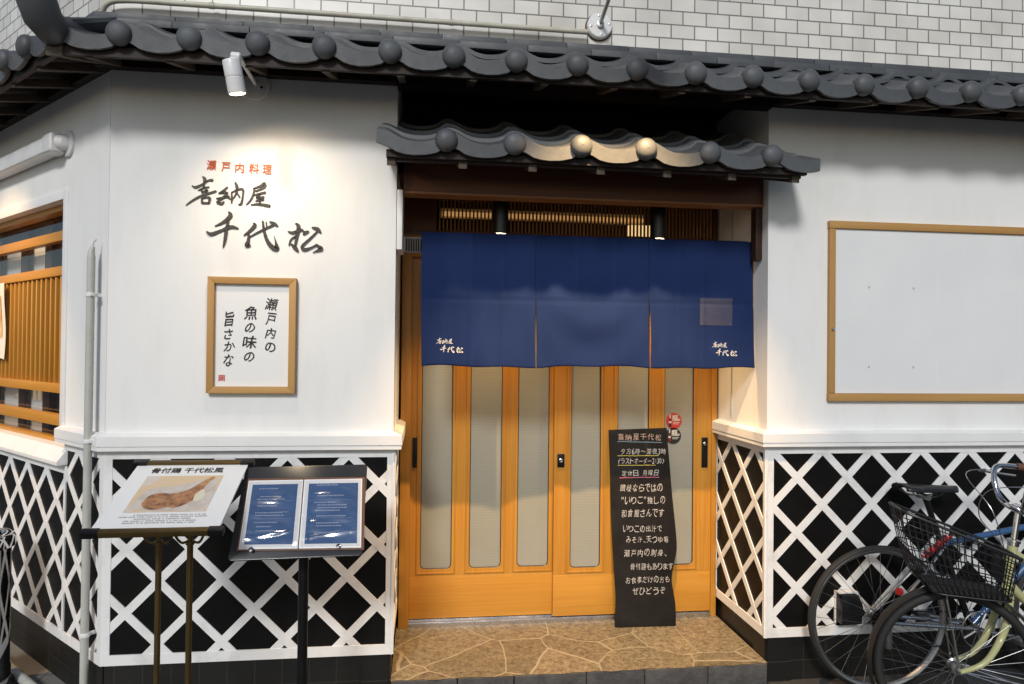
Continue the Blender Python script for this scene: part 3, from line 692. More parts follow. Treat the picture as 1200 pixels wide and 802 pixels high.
# flat ridge courses (noshi) against the wall
def noshi(frame, x0, x1, y0, parent, zs=((2.955, 2.985, .0), (2.988, 3.018, .022)), m0=0, m1=0):
    for z0, z1, dy in zs:
        m = FM(); x = x0; first = True
        while x < x1:
            L = .30+random.uniform(-.02, .02); xe = min(x+L, x1)
            if x1-xe < .06: xe = x1
            j = random.uniform(-.002, .002); ya = y0+dy+j
            a = x+(.0012 if not first else m0*(ya)); b = xe-(.0012 if xe < x1 else m1*ya)
            a1 = x+(.0012 if not first else 0); b1 = xe-(.0012 if xe < x1 else 0)
            m.hexa([(a, ya, z0), (b, ya, z0), (b1, 0, z0+.012), (a1, 0, z0+.012), (a, ya, z1), (b, ya, z1), (b1, 0, z1+.012), (a1, 0, z1+.012)])
            first = False; x = xe
        m.build('ridge_course', M['tile'], parent, frame, bevel=.002)
noshi(F_FRONT, CX, XE, -.11, roof, m0=T)
noshi(F_CH, -CHL, 0, -.11, roof, m1=T)
# upturned corner tile on the hip
m = MB(); bis = Vector((-.207, -.978, 0))    # outwards along the hip
hp = Vector((CX, FY, 2.985))
pth = []
for d, z, r_ in ((.0,.0,.050),(.12,-.062,.053),(.22,-.115,.058),(.29,-.150,.064),(.345,-.163,.069),(.392,-.142,.073),(.425,-.092,.073),(.450,-.025,.070),(.468,.045,.066),(.480,.105,.062)):
    p = hp+bis*d+Vector((0,0,z)); pth.append((p, r_*.92))
m.tube([p for p, r_ in pth], [r_ for p, r_ in pth], 20)
pe, re_ = pth[-1]; td = (pth[-1][0]-pth[-2][0]).normalized()
m.lathe(pe, td, [(re_*1.06, -.012), (re_*1.08, .006), (re_*.92, .014), (re_*.5, .02), (.002, .024)], 20, cap=False)
m.build('corner_tile', M['tile'], roof, smooth=50)
# soffit, fascia and rafters
m = MB(); m.add([(EC.x+.02, EY+.035, 2.772), (XE, EY+.035, 2.765), (XE, FY+.02, 2.862), (CX, FY+.02, 2.862)], [(0,1,2,3)]); m.add([(EC.x+.02, EY+.035, 2.790), (XE, EY+.035, 2.783), (XE, FY+.02, 2.885), (CX, FY+.02, 2.885)], [(0,1,2,3)])
m.box(EC.x+.03, EY+.03, 2.735, XE, EY+.05, 2.776)
m.box(CX-.05, FY-.05, 2.803, XL, FY-.002, 2.866); m.box(XR, FY-.05, 2.803, XE, FY-.002, 2.866); m.box(XL, FY-.05, 2.79, XR, FY+.02, 2.866)
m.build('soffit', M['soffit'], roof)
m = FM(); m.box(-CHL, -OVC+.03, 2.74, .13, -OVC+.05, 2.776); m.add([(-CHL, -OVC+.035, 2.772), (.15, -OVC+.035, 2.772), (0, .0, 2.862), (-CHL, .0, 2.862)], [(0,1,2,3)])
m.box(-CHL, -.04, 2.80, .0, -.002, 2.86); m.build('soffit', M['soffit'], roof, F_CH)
rb = FM(); rb.hexa([(-.016,0,-.014),(.016,0,-.014),(.016,.27,.062),(-.016,.27,.062),(-.016,0,.020),(.016,0,.020),(.016,.27,.10),(-.016,.27,.10)])
f_ = frame_of((-1.33, EY+.040, 2.742), (1,0,0), (0,1,0)); r0 = rb.build('rafter', M['old_wood'], roof, f_, bevel=.002)
for i in range(1, 19): copy_tile(r0, frame_of((-1.33+.303*i, EY+.040, 2.742-.0004*i), (1,0,0), (0,1,0)), roof)
for i in range(7):
    p = C0+TS*(.05+.303*i)+NS*(OVC-.04); p.z = 2.742; copy_tile(r0, frame_of(p, (s2,-s2,0), (s2,s2,0)), roof)
# hip rafter under the corner tile
m = MB(); a = hp+bis*.335; b = hp+bis*.02
m.hexa([a+Vector((-.03,0,-.262)), a+Vector((.03,0,-.262)), b+Vector((.03,0,-.17)), b+Vector((-.03,0,-.17)), a+Vector((-.03,0,-.20)), a+Vector((.03,0,-.20)), b+Vector((.03,0,-.09)), b+Vector((-.03,0,-.09))])
m.build('hip_rafter', M['old_wood'], roof, bevel=.003)

# ---- small canopy over the entrance
KY, KZ, KP = 2.90, 2.477, .2885
SK = math.tan(R(20))
m = MB()
course_sheet(m, -.205, 1.715, .074, KP, KY+.15, KY+.29, KZ+.15*SK+.014, SK)
course_sheet(m, XL+.004, XR-.004, .074, KP, KY+.27, KY+.50, KZ+.27*SK+.028, SK)
course_sheet(m, XL+.004, XR-.004, .074, KP, KY+.48, KY+.86, KZ+.48*SK+.042, SK)
can = m.build('entrance_canopy', M['tile'], B, smooth=40)
fr = frame_of((.074, KY, KZ), (1,0,0), (0,1,0)); kt = eave_tile_mb(KP, SK, .19).build('eave_tile', M['tile'], can, fr, smooth=40)
f_ = frame_of((.074+KP*5, KY, KZ), (1,0,0), (0,1,0)); eave_tile_mb(KP, SK, .19, part=.80).build('eave_tile', M['tile'], can, f_, smooth=40)
for i in range(1, 5):
    copy_tile(kt, frame_of((.074+KP*i, KY, KZ), (1,0,0), (0,1,0)), can)
f_ = frame_of((.074-KP, KY, KZ), (1,0,0), (0,1,0)); eave_tile_mb(KP, SK, .19, ball=False).build('eave_tile', M['tile'], can, f_, smooth=40)
m = MB(); m.box(-.175, KY+.03, 2.405, 1.70, KY+.055, 2.435); m.box(-.165, KY+.055, 2.395, 1.685, KY+.075, 2.42)
m.add([(-.17, KY+.04, 2.437), (1.69, KY+.04, 2.437), (1.69, FY-.002, 2.507), (-.17, FY-.002, 2.507)], [(0,1,2,3)])
m.add([(XL+.003, FY-.002, 2.507), (XR-.003, FY-.002, 2.507), (XR-.003, 3.34, 2.56), (XL+.003, 3.34, 2.56)], [(0,1,2,3)])
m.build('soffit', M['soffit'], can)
kb = FM(); kb.hexa([(-.018,0,-.02),(.018,0,-.02),(.018,.30,.07),(-.018,.30,.07),(-.018,0,.018),(.018,0,.018),(.018,.30,.11),(-.018,.30,.11)])
r1 = kb.build('rafter', M['old_wood'], can, frame_of((-.155, KY+.05, 2.392), (1,0,0), (0,1,0)), bevel=.002)
for i in range(1, 7): copy_tile(r1, frame_of((-.155+.302*i, KY+.05, 2.392), (1,0,0), (0,1,0)), can)
m = MB(); m.box(-.112, 3.245, 2.332, XR-.006, 3.325, 2.56); bm_ = m.build('canopy_beam', M['beam_wood'], can, bevel=.003)
m = MB(); m.box(-.112, 3.236, 2.322, XR-.006, 3.334, 2.3315); m.build('beam_lit_edge', M['lit_edge_wood'], can, bevel=.002)  # beam's bottom lip; the light on it is put in as paler wood
m = MB(); m.box(XR-.036, 3.255, 2.06, XR-.003, 3.31, 2.322); m.build('beam_bracket', M['dark_wood'], can, bevel=.002)
m = MB(); m.box(XL+.002, 3.202, 2.055, XL+.028, 3.40, 2.33); m.build('bracket_cover', M['trim'], can, bevel=.003)

# ================================================================== THINGS
# ---- noren curtain
NY = 3.336
nz_t, nz_b = 2.162, 1.519
nr = thing('noren_curtain', 'navy blue cloth curtain in three panels hanging over the sliding doors', 'curtain', (.81, NY, 1.519))
def cloth_y(x, z):
    h = (nz_t-z)/(nz_t-nz_b)
    y = .009*math.sin(x*9.5+.6)*h+.0062*math.sin(x*23+z*3)*h+.0030*math.sin(x*47+1.3+z*2)*h
    y += -.006*math.exp(-((x-.30-.3*(z-1.8))/.03)**2)*h-.006*math.exp(-((x-1.22+.3*(z-1.8))/.03)**2)*h
    for xs in (.215, .37, .74, .93, 1.26, 1.385): y += -.0045*math.exp(-((x-xs)/.012)**2)
    y += .0075*math.sin(((z-1.6)-2.4*(x-.82)**2)*26+1.1)*math.exp(-((x-.82)/.19)**2)*min(1, h*1.6)
    y += .0034*math.exp(-((z-1.842)/.009)**2)
    y += .004*math.sin(z*14+x*6)*h*h
    return NY+y
def cloth_z(u, x):     # bottom hem waves a little
    return nz_b+.004*math.sin(x*8+1)+.003*math.sin(x*21)-.002*math.cos(x*3)
cuts = [(-.027, -.020, .5290, .5300), (.5292, .5345, 1.1010, 1.1035), (1.1012, 1.1075, 1.645, 1.6525)]
for a, ab, b, bb in cuts:
    m = MB()
    def fn(u, v, a=a, ab=ab, b=b, bb=bb):
        h = 1-v; k_ = max(0, (h-.46)/.54)
        bow = .0035*math.sin(math.pi*min(1, k_*1.0))
        xa = a+(ab-a)*k_+(bow if a > 0 else 0); xb = b+(bb-b)*k_-(bow if b < 1.6 else 0)
        x = xa+(xb-xa)*u; zb = cloth_z(u, x); z = zb+(nz_t-zb)*v
        return (x, cloth_y(x, z), z)
    m.sheet(fn, 64, 70)
    # hem
    o = m.build('curtain_panel', M['navy'], nr, smooth=180)
    o.modifiers.new('s', 'SOLIDIFY').thickness = .0016
m = MB(); m.tube([(-.10, NY+.012, 2.158), (1.62, NY+.012, 2.158)], .009); m.build('curtain_rod', M['dark_wood'], nr)
m = MB()
brush_text(m, lambda u, v, d: (u, cloth_y(u, v)-.0022+d, v), .000137, .0475-.005, 1.655+.025, 1.25)
brush_text(m, lambda u, v, d: (u, cloth_y(u, v)-.0022+d, v), .000137, 1.434-.005, 1.653+.025, 1.25)
m.build('lettering', mat('white_dye', (.68,.66,.62), .8), nr, smooth=0, flipfix=False)
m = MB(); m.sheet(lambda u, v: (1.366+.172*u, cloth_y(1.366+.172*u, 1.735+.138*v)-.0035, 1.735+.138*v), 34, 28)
m.build('notice_through_cloth', mat('show_through_tint', (.052,.056,.098), .85, noise=(14, (.034,.041,.085), .3, .7)), nr, smooth=180)  # pale sheet added: backlit notice showing through the cloth, painted as a tint

# ---- shop name lettering on the wall
sg = thing('shop_name_lettering', 'large black brush lettering with small orange heading on the white wall', 'sign', (-.77, FY, 2.2))
m = MB(); f_ = lambda u, v, d: (u, FY-.003+d, v)
x = -.972
put = [('瀬', -.972, 2.3835, .043), ('戸', -.910, 2.379, .041), ('内', -.852, 2.376, .042), ('料', -.792, 2.375, .045), ('理', -.734, 2.375, .041)]
for ch, x, z, h in put: put_text(m, f_, ch, x, z, width=h*.92, height=h, bold=.012, thick=.002, shear=.05)
m.build('heading_lettering', M['sign_red'], sg, smooth=0, flipfix=False)
m = MB(); kx = .5915/(377-217)/5.939
brush_text(m, f_, .000622, -1.083, 2.470, 1.05, thick=.002)
m.build('name_lettering', M['sign_black'], sg, smooth=0, flipfix=False)

# ---- framed calligraphy
fc = thing('framed_calligraphy', 'wood framed white panel with vertical brush writing under the shop name', 'framed sign', (-.768, FY, 1.40))
def frame4(mb_v, mb_h, x0, z0, x1, z1, w_, y0, y1):
    mb_h[0].prism([(x0, y0, z1), (x1, y0, z1), (x1-w_, y0, z1-w_), (x0+w_, y0, z1-w_)], (0, y1-y0, 0)); mb_h[1].prism([(x0, y0, z0), (x1, y0, z0), (x1-w_, y0, z0+w_), (x0+w_, y0, z0+w_)], (0, y1-y0, 0))
    mb_v[0].prism([(x0, y0, z0+.0006), (x0+w_-.0005, y0, z0+w_), (x0+w_-.0005, y0, z1-w_), (x0, y0, z1-.0006)], (0, y1-y0, 0)); mb_v[1].prism([(x1, y0, z0+.0006), (x1-w_+.0005, y0, z0+w_), (x1-w_+.0005, y0, z1-w_), (x1, y0, z1-.0006)], (0, y1-y0, 0))
mv, mh = (MB(), MB()), (MB(), MB()); frame4(mv, mh, -.954, 1.396, -.577, 1.909, .030, FY-.030, FY-.001)
for q in mv: q.build('frame_stile', M['frame_v'], fc, bevel=.0015)
for q in mh: q.build('frame_rail', M['frame_h'], fc, bevel=.0015)
m = MB(); m.box(-.925, FY-.012, 1.426, -.607, FY-.004, 1.879); m.build('panel', M['paper'], fc)
m = MB(); f_ = lambda u, v, d: (u, FY-.0135+d, v)
# image pixels (zoom 5.175, origin 235,315) to the wall
def pz(px, py): return (-.9566+(px-43)*(.376/537), 1.907-(py-48)*(.512/705))
for chs in ([('瀬',432,207,80,76),('戸',430,296,66,76),('内',428,384,66,64),('の',428,470,62,56)], [('魚',304,262,76,82),('の',302,352,60,58),('味',300,440,84,76),('の',300,530,62,58)], [('旨',176,302,56,90),('さ',172,393,50,64),('か',178,468,68,62),('な',174,552,62,72)]):
    for ch, cx, cy, wd, hh in chs:
        u, v = pz(cx, cy); put_text(m, f_, ch, u, v, width=wd*.0007, height=hh*.000726, bold=.014, shear=.16, align='c', rot=R(-2), wob=.028)
m.build('lettering', M['ink'], fc, smooth=0, flipfix=False)
m = MB(); u, v = pz(135, 660); put_text(m, f_, '口', u, v, width=.026, height=.026, align='c', bold=.01); put_text(m, f_, '勝', u, v, width=.018, height=.018, align='c', bold=.012)
m.build('seal', M['seal_red'], fc, smooth=0, flipfix=False)

# ---- empty notice board on the right wall
nb = thing('notice_board', 'long blank white board in a thin wooden frame on the right wall', 'notice board', (2.6, FY, 1.37))
m = MB(); m.box(1.997, FY-.014, 1.405, 3.6, FY-.001, 2.216); m.build('panel', mat('board_face', (.78,.78,.775), .35, noise=(2.2, (.73,.735,.735), .3, .6)), nb)
for z0, z1 in ((2.217, 2.254), (1.367, 1.404)): m = MB(); m.box(1.964, FY-.026, z0, 3.64, FY-.001, z1); m.build('frame_rail', M['frame_h'], nb, bevel=.002)
for x0, x1 in ((1.966, 1.996), (3.608, 3.638)): m = MB(); m.box(x0, FY-.025, 1.406, x1, FY-.001, 2.215); m.build('frame_stile', M['frame_v'], nb, bevel=.002)
m = MB(); m.box(2.545, FY-.0145, 1.406, 2.5475, FY-.0135, 2.215)
m.build('panel_joint', M['trim'], nb)
m = MB()
for x in (2.18, 2.42):
    for z in (1.93, 1.535): m.lathe((x, FY-.014, z), (0,-1,0), [(.006,0),(.006,.001),(.002,.0016)], 12)
m.build('screw', M['grey_plastic'], nb)
m = MB(); m.lathe((1.981, FY-.025, 1.72), (0,-1,0), [(.008,0),(.008,.006),(.005,.009)], 14); m.build('lock', M['steel'], nb)

# ---- spotlight on the left wall
sp = thing('spotlight', 'white cylinder spotlight on an arm above the shop name lettering', 'spotlight', (-.772, FY, 2.765))
m = MB(); m.lathe((-.772, FY, 2.765), (0,-1,0), [(.066,0),(.066,.010),(.061,.017),(.03,.018)], 32); m.build('base_plate', M['white_metal'], sp)
m = MB()
for dx in (-.045, .032): m.lathe((-.772+dx, FY-.017, 2.757), (0,-1,0), [(.006,0),(.006,.003)], 10)
m.build('screw', M['black_metal'], sp)
AE = Vector((-.735, 2.79, 2.730))
m = MB(); m.tube([(-.768, FY-.015, 2.772), tuple(AE+Vector((.0,.02,-.002)))], .0085); m.build('arm', M['white_metal'], sp)
HT = Vector((-.763, 2.785, 2.712)); HD = (Vector((-.758, 3.06, 2.615))-HT).normalized()
HD = Vector((.16, .16, -.97)).normalized()
m = MB(); m.lathe(AE-Vector((.012,0,0)), (1,.1,0), [(.012,-.018),(.0155,-.014),(.0155,.014),(.012,.018)], 20); m.tube([AE, HT], .012); m.build('pivot', M['white_metal'], sp)
m = MB(); m.lathe(HT, HD, [(.02,-.004),(.032,0),(.034,.004),(.034,.062),(.0325,.064),(.0325,.067),(.034,.069),(.034,.124),(.031,.126),(.029,.122),(.029,.10),(.001,.10)], 28, cap=False); m.build('lamp_head', M['white_metal'], sp)
m = MB(); m.lathe(HT, HD, [(.0285,.104),(.02,.106),(.001,.107)], 20, cap=False); m.build('bulb', M['lamp_on'], sp)
def spot(name, loc, target, energy, size, blend, color=(1,.62,.27), radius=.03, parent=None):
    l = bpy.data.lights.new(name, 'SPOT'); l.energy = energy; l.spot_size = size; l.spot_blend = blend; l.color = color; l.shadow_soft_size = radius
    o = bpy.data.objects.new(name, l); COL.objects.link(o); loc = Vector(loc); d = (Vector(target)-loc).normalized()
    mw = d.to_track_quat('-Z', 'Y').to_matrix().to_4x4(); mw.translation = loc
    if parent: o.parent = parent; o.matrix_basis = mat_of(parent).inverted() @ mw
    else: o.matrix_world = mw
    return o
spot('spotlight_beam', HT+HD*.13, (-.62, FY, 2.0), 9, R(125), 1.0, parent=sp, color=(1,.78,.52))

# ---- gooseneck lamps over the entrance and over the slanted wall
def gooseneck(name_label, frame, x, z, power, aim):
    org = frame @ Vector((x, 0, z))
    t = thing('gooseneck_lamp', name_label, 'wall lamp', tuple(org), 'gooseneck lamps on the tiled upper wall')
    P = lambda a, b, c: frame @ Vector((x+a, b, z+c))
    n_ = (frame.to_3x3() @ Vector((0,-1,0)))
    m = MB(); m.lathe(org, n_, [(.056,0),(.060,.004),(.060,.024),(.055,.030),(.016,.031)], 32); m.build('wall_plate', M['white_metal'], t)
    m = MB(); m.lathe(org, n_, [(.066,0),(.066,.004)], 32)
    m.build('backing_gasket', mat('rusty_gasket', (.16,.08,.03), .8, noise=(30, (.03,.02,.015), .3, .7)), t)
    m = MB()
    for a in range(4):
        b = R(90*a+8); m.lathe(P(.045*math.cos(b), -.029, .045*math.sin(b)), n_, [(.0055,0),(.0055,.004),(.003,.005)], 8)
    m.build('bolt', M['steel'], t)
    pts = spline([(0,-.02,.0),(0,-.30,.075),(0,-.60,.145),(0,-.82,.175),(0,-.90,.16),(0,-.93,.11)], 5)
    m = MB(); m.tube([P(*p) for p in pts], .0095, 12); m.lathe(P(0,-.03,0), n_, [(.017,0),(.017,.012),(.011,.014)], 16); m.build('arm', M['alu'], t)
    hd = P(0,-.93,.10); d = (Vector(aim)-hd).normalized()
    m = MB(); m.lathe(hd, d, [(.018,-.02),(.03,0),(.04,.03),(.085,.08),(.088,.085),(.082,.082),(.038,.035),(.001,.03)], 28, cap=False); m.build('lamp_shade', M['white_metal'], t)
    m = MB(); m.ball(hd+d*.06, .024); m.build('bulb', M['lamp_on'], t)
    spot('gooseneck_beam', hd+d*.09, aim, power, R(63), .75, parent=t, radius=.022, color=(1,.64,.30))
    return t
gooseneck('white gooseneck lamp on round plate above the entrance canopy', F_FRONT, .797, 3.137, 225, (.78, 3.22, .9))
gooseneck('white gooseneck lamp above the slanted side wall', F_CH, -1.25, 3.137, 90, F_CH @ Vector((-1.25, 0, 1.0)))

# ---- downlights under the canopy beam
for i, (x, lab) in enumerate(((.369, 'black cylinder downlight above the curtain, on the side of the lettered wall'), (1.200, 'black cylinder downlight above the curtain, on the side of the notice board'))):
    t = thing('downlight', lab, 'downlight', (x, 3.5, 2.44), 'downlights behind the canopy beam')
    m = MB(); m.lathe((x, 3.5, 2.44), (0,0,-1), [(.038,0),(.041,.002),(.041,.250),(.0385,.252),(.0365,.250),(.035,.245),(.001,.244)], 28, cap=False); m.build('housing', M['black_paint'], t)
    m = MB(); m.lathe((x, 3.5, 2.44), (0,0,-1), [(.0362,.2465),(.02,.255),(.001,.257)], 24, cap=False); m.build('lens', M['lamp_on'], t)
    spot('downlight_beam', (x, 3.5, 2.17), (x+.03, 3.56, 0), 24, R(95), .8, parent=t, radius=.03)

# ---- pipe on the upper wall
m = MB()
pp = spline([(-1.47, 3.30, 2.98),(-1.43, 3.21, 3.02),(-1.385, 3.165, 3.075),(-1.30, 3.16, 3.094),(-1.1, 3.16, 3.096)], 5)+[(-.4, 3.16, 3.096), (.3, 3.16, 3.095), (.735, 3.16, 3.094)]
m.tube(pp, .012, 12)
m.lathe((-.95,3.16,3.096),(1,0,0),[(.0145,-.01),(.0145,.01)],14); m.lathe((.1,3.16,3.0955),(1,0,0),[(.0145,-.01),(.0145,.01)],14)
wp = m.build('wall_pipe', M['pipe'], smooth=50); root_mesh(wp, (-.3, 3.16, 3.095)); tag(wp, 'thin cream conduit pipe running along the tiled upper wall', 'pipe')

# ---- downpipe at the corner
dp = thing('downpipe', 'slim grey standpipe clamped to the slanted wall beside the corner', 'pipe', tuple(F_CH @ Vector((-.055,-.045,0))))
m = FM(); m.tube([(-.055,-.045,0),(-.055,-.045,1.985)], .0165, 14); m.tube([(-.055,-.045,1.985),(-.054,-.045,2.01),(-.050,-.04,2.03)], [.0165,.013,.008], 12); m.build('pipe_body', M['grey_plastic'], dp, F_CH)
m = FM()
for z in (1.82, 1.185, .35):
    m = FM(); m.lathe((-.055,-.045,z), (0,0,1), [(.0205,-.009),(.0205,.009)], 16); m.box(-.059,-.05,z-.008,-.051,.0,z+.008); m.box(-.04,-.055,z-.006,-.022,-.04,z+.006)
    m.build('pipe_clamp', M['white_metal'], dp, F_CH, bevel=.001)
m = FM(); m.tube([(-.052,-.042,2.02),(-.046,-.04,2.05),(-.044,-.03,2.062)], .003, 6); m.build('cable_end', M['grey_plastic'], dp, F_CH)

# ---- duct cover over the window
du = thing('duct_cover', 'white plastic pipe cover running above the side window', 'duct', tuple(F_CH @ Vector((-.45, 0, 2.56))))
m = FM(); m.box(-2.4, -.075, 2.515, -.545, -.004, 2.595); m.build('straight_cover', M['duct'], du, F_CH, bevel=.014, seg=3)
m = FM(); m.box(-.56, -.080, 2.508, -.455, -.003, 2.602); m.build('elbow_cover', M['duct'], du, F_CH, bevel=.018, seg=3)
m = FM(); m.lathe((-.44, -.0, 2.555), (0,-1,0), [(.062,0),(.062,.012),(.056,.016),(.03,.017)], 28); m.build('wall_cap', M['duct'], du, F_CH)
m = FM(); m.tube([(-.455,-.04,2.555),(-.44,-.03,2.555),(-.437,-.01,2.555)], .036, 16); m.build('wall_sleeve', M['duct'], du, F_CH)

# ---- poster at the window
m = FM(); m.sheet(lambda u, v: (-1.90+.46*u, .036+.006*math.sin(v*5)*u, 1.51+.44*v+.012*math.sin(u*9)*(1-v)), 10, 10)
po = m.build('window_poster', mat('poster_paper', (.76,.74,.68), .6, noise=(4, (.72,.68,.56), .3, .6)), None, smooth=60)
po.data.transform(F_CH); root_mesh(po, tuple(F_CH @ Vector((-1.5, .036, 1.5)))); 
m = FM(); m.sheet(lambda u, v: (-1.83+.34*u, .0335+.006*math.sin((v*.6+.3)*5)*(u*.8+.15), 1.64+.24*v), 8, 8)
q = m.build('poster_print', mat('poster_orange', (.70,.36,.10), .6, noise=(14, (.74,.62,.30), .4, .55)), None, smooth=60); q.data.transform(F_CH); q.data.transform(Matrix.Translation(-po.location)); q.parent = po
tag(po, 'cream and orange poster hung in front of the window slats', 'poster')

# ---- pale pipe lying along the side wall
m = FM(); m.tube([(-2.6,-.115,.035),(-.36,-.115,.035),(-.32,-.115,.035)], .022, 14); m.tube([(-.33,-.115,.035),(-.29,-.115,.035)], .027, 14); m.tube([(-.305,-.115,.05),(-.30,-.115,.085)], .006, 8)
gp = m.build('floor_pipe', M['grey_plastic'], None); gp.data.transform(F_CH); root_mesh(gp, tuple(F_CH @ Vector((-1.4,-.115,.012)))); tag(gp, 'pale plastic pipe lying on the pavement along the slanted wall', 'pipe')

# ---- small cover on the right lattice
oc = thing('socket_cover', 'small dark weatherproof socket box on the lattice behind the bicycle wheel', 'socket', (2.07, FY-.012, .28))
m = MB(); m.prism([(2.016, FY-.06, .285), (2.120, FY-.06, .285), (2.127, FY-.06, .37), (2.105, FY-.06, .425), (2.016, FY-.06, .43)], (0, .048, 0)); m.build('box', M['black_paint'], oc, bevel=.004)
m = MB(); m.box(2.008, FY-.014, .275, 2.014, FY-.004+.0, .436); m.box(2.008, FY-.05, .432, 2.11, FY-.012, .437); m.build('rim', M['white_metal'], oc)

# ---- chrome bin at the far left
bn = thing('waste_bin', 'round chrome waste bin standing beside the slanted lattice wall', 'bin', (-2.02, 3.44, .012))
c = (-2.02, 3.44, .012)
m = MB(); m.lathe(c, (0,0,1), [(.135,.03),(.135,.10),(.130,.105),(.130,.66)], 40); m.build('body', mat('dark_chrome', (.26,.26,.27), .09, metal=1), bn, smooth=50)
m = MB(); m.lathe(c, (0,0,1), [(.131,.658),(.145,.66),(.146,.70),(.140,.715),(.10,.722),(.09,.715),(.085,.65)], 40, cap=False); m.build('lid', M['chrome'], bn, smooth=50)
m = MB(); m.lathe(c, (0,0,1), [(.138,.0),(.142,.004),(.142,.035),(.135,.038)], 32); m.build('foot_ring', M['rubber'], bn)

# ---- poster stand (brass)
PB = Vector((-1.084, 2.42, .994)); PU = Vector((1,0,0)); PV = Vector((0, .38, .152)).normalized(); PN = PU.cross(PV)
ps = thing('poster_stand', 'brass double post stand holding a slanted white poster of a roast chicken leg', 'poster stand', (-.88, 2.62, 0))
PP = lambda u, v, d=0: PB+PU*u+PV*v+PN*d
def pbox(mb, P_, u0, v0, u1, v1, d0, d1): mb.hexa([P_(u0,v0,d0),P_(u1,v0,d0),P_(u1,v1,d0),P_(u0,v1,d0),P_(u0,v0,d1),P_(u1,v0,d1),P_(u1,v1,d1),P_(u0,v1,d1)])
m = MB(); pbox(m, PP, -.0, .0, .405, .409, -.006, 0); m.build('poster', M['paper'], ps)
m = MB(); pbox(m, PP, -.015, -.026, .420, -.001, -.012, .009); m.build('clamp_bar', M['brass'], ps, bevel=.003)
m = MB(); pbox(m, PP, -.015, .404, .420, .430, -.012, .009); m.build('clamp_bar', M['brass'], ps, bevel=.003)
for u0, u1 in ((-.02, .035), (.375, .425)):
    for v0, v1 in ((-.028, .001), (.402, .432)): m = MB(); pbox(m, PP, u0, v0, u1, v1, -.013, .0105); m.build('bar_end', M['black_metal'], ps, bevel=.003)
f_ = lambda u, v, d: PP(u, v, .0012+d)
m = MB(); put_text(m, f_, '骨付鶏 千代松風', .066, .347, width=.258, height=.036, bold=.022); m.build('title_lettering', M['ink'], ps, smooth=0, flipfix=False)
m = MB()
rows = [('■'*0, .105, .34, .079), ('', .062, .345, .068), ('', .115, .29, .056), ('', .085, .315, .045), ('', .085, .315, .034)]
for _, a, b, v in rows:
    u = a
    while u < b:
        wd = random.uniform(.004, .0075); h = .0055
        for k in range(2): m.add([PP(u, v+k*.003, .001), PP(u+wd, v+k*.003, .001), PP(u+wd, v+k*.003+.0016, .001), PP(u, v+k*.003+.0016, .001)], [(0,1,2,3)])
        u += wd+random.choice((.0012, .0012, .002, .006))
m.build('small_print', mat('grey_print', (.16,.15,.15), .6), ps, smooth=0)
m = MB(); m.add([PP(.064,.098,.0010), PP(.334,.098,.0010), PP(.334,.327,.0010), PP(.064,.327,.0010)], [(0,1,2,3)])
ph = m.build('printed_picture', mat('picture_ground', (.66,.50,.32), .5, noise=(7, (.62,.56,.50), .42, .5)), ps, smooth=0)
def leafpoly(pts, d): 
    mm = MB(); q = spline(pts+[pts[0]], 5)[:-1]; c0 = (sum(p[0] for p in q)/len(q), sum(p[1] for p in q)/len(q))
    mm.add([PP(*c0, d)]+[PP(*p, d) for p in q], [(0, 1+i, 1+(i+1) % len(q)) for i in range(len(q))]); return mm
leafpoly([(.075,.12),(.10,.235),(.20,.262),(.30,.31),(.325,.26),(.32,.12),(.20,.104)], .0014).build('printed_wrap', mat('print_wrap', (.60,.54,.48), .5, noise=(16, (.48,.42,.36), .35, .6)), ph, smooth=0)
leafpoly([(.106,.150),(.116,.196),(.150,.214),(.185,.208),(.225,.222),(.258,.258),(.285,.303),(.300,.297),(.290,.262),(.288,.220),(.278,.172),(.252,.138),(.222,.120),(.20,.126),(.178,.114),(.145,.112),(.118,.126)], .0018).build('printed_meat', mat('print_meat', (.46,.22,.10), .5, noise=(30, (.14,.055,.025), .36, .6)), ph, smooth=0)
leafpoly([(.268,.262),(.284,.300),(.300,.318),(.308,.310),(.300,.292),(.285,.262)], .0021).build('printed_bone', mat('print_bone', (.55,.30,.12), .5, noise=(40, (.33,.15,.05), .4, .6)), ph, smooth=0)
leafpoly([(.270,.20),(.285,.232),(.296,.225),(.305,.19),(.296,.165),(.275,.160)], .0020).build('printed_garnish', mat('print_garnish', (.66,.62,.46), .5), ph, smooth=0)
# posts with scroll brackets
for x in (-.940, -.833):
    m = MB(); m.tube([(x, 2.62, .012), (x, 2.62, .90)], .0105, 14); m.tube([(x, 2.62, .90), (x, 2.62, .945)], .008, 12); m.lathe((x,2.62,.90),(0,0,1),[(.015,-.012),(.015,.0),(.012,.004)],14); m.ball((x,2.62,.955),.011)
    m.build('post', M['brass'], ps)
    m = MB()
    for sx in (-1, 1):
        m.tube(spline([(x+sx*.009,2.62,.90),(x+sx*.03,2.62,.895),(x+sx*.048,2.61,.925),(x+sx*.052,2.60,.985),(x+sx*.056,2.575,1.038)], 5), .0048, 8)
    m.build('scroll_bracket', M['brass'], ps)
m = MB(); m.lathe((-.887,2.62,0),(0,0,1),[(.17,0),(.17,.012),(.15,.018),(.02,.022)], 40); m.build('base', M['black_metal'], ps)

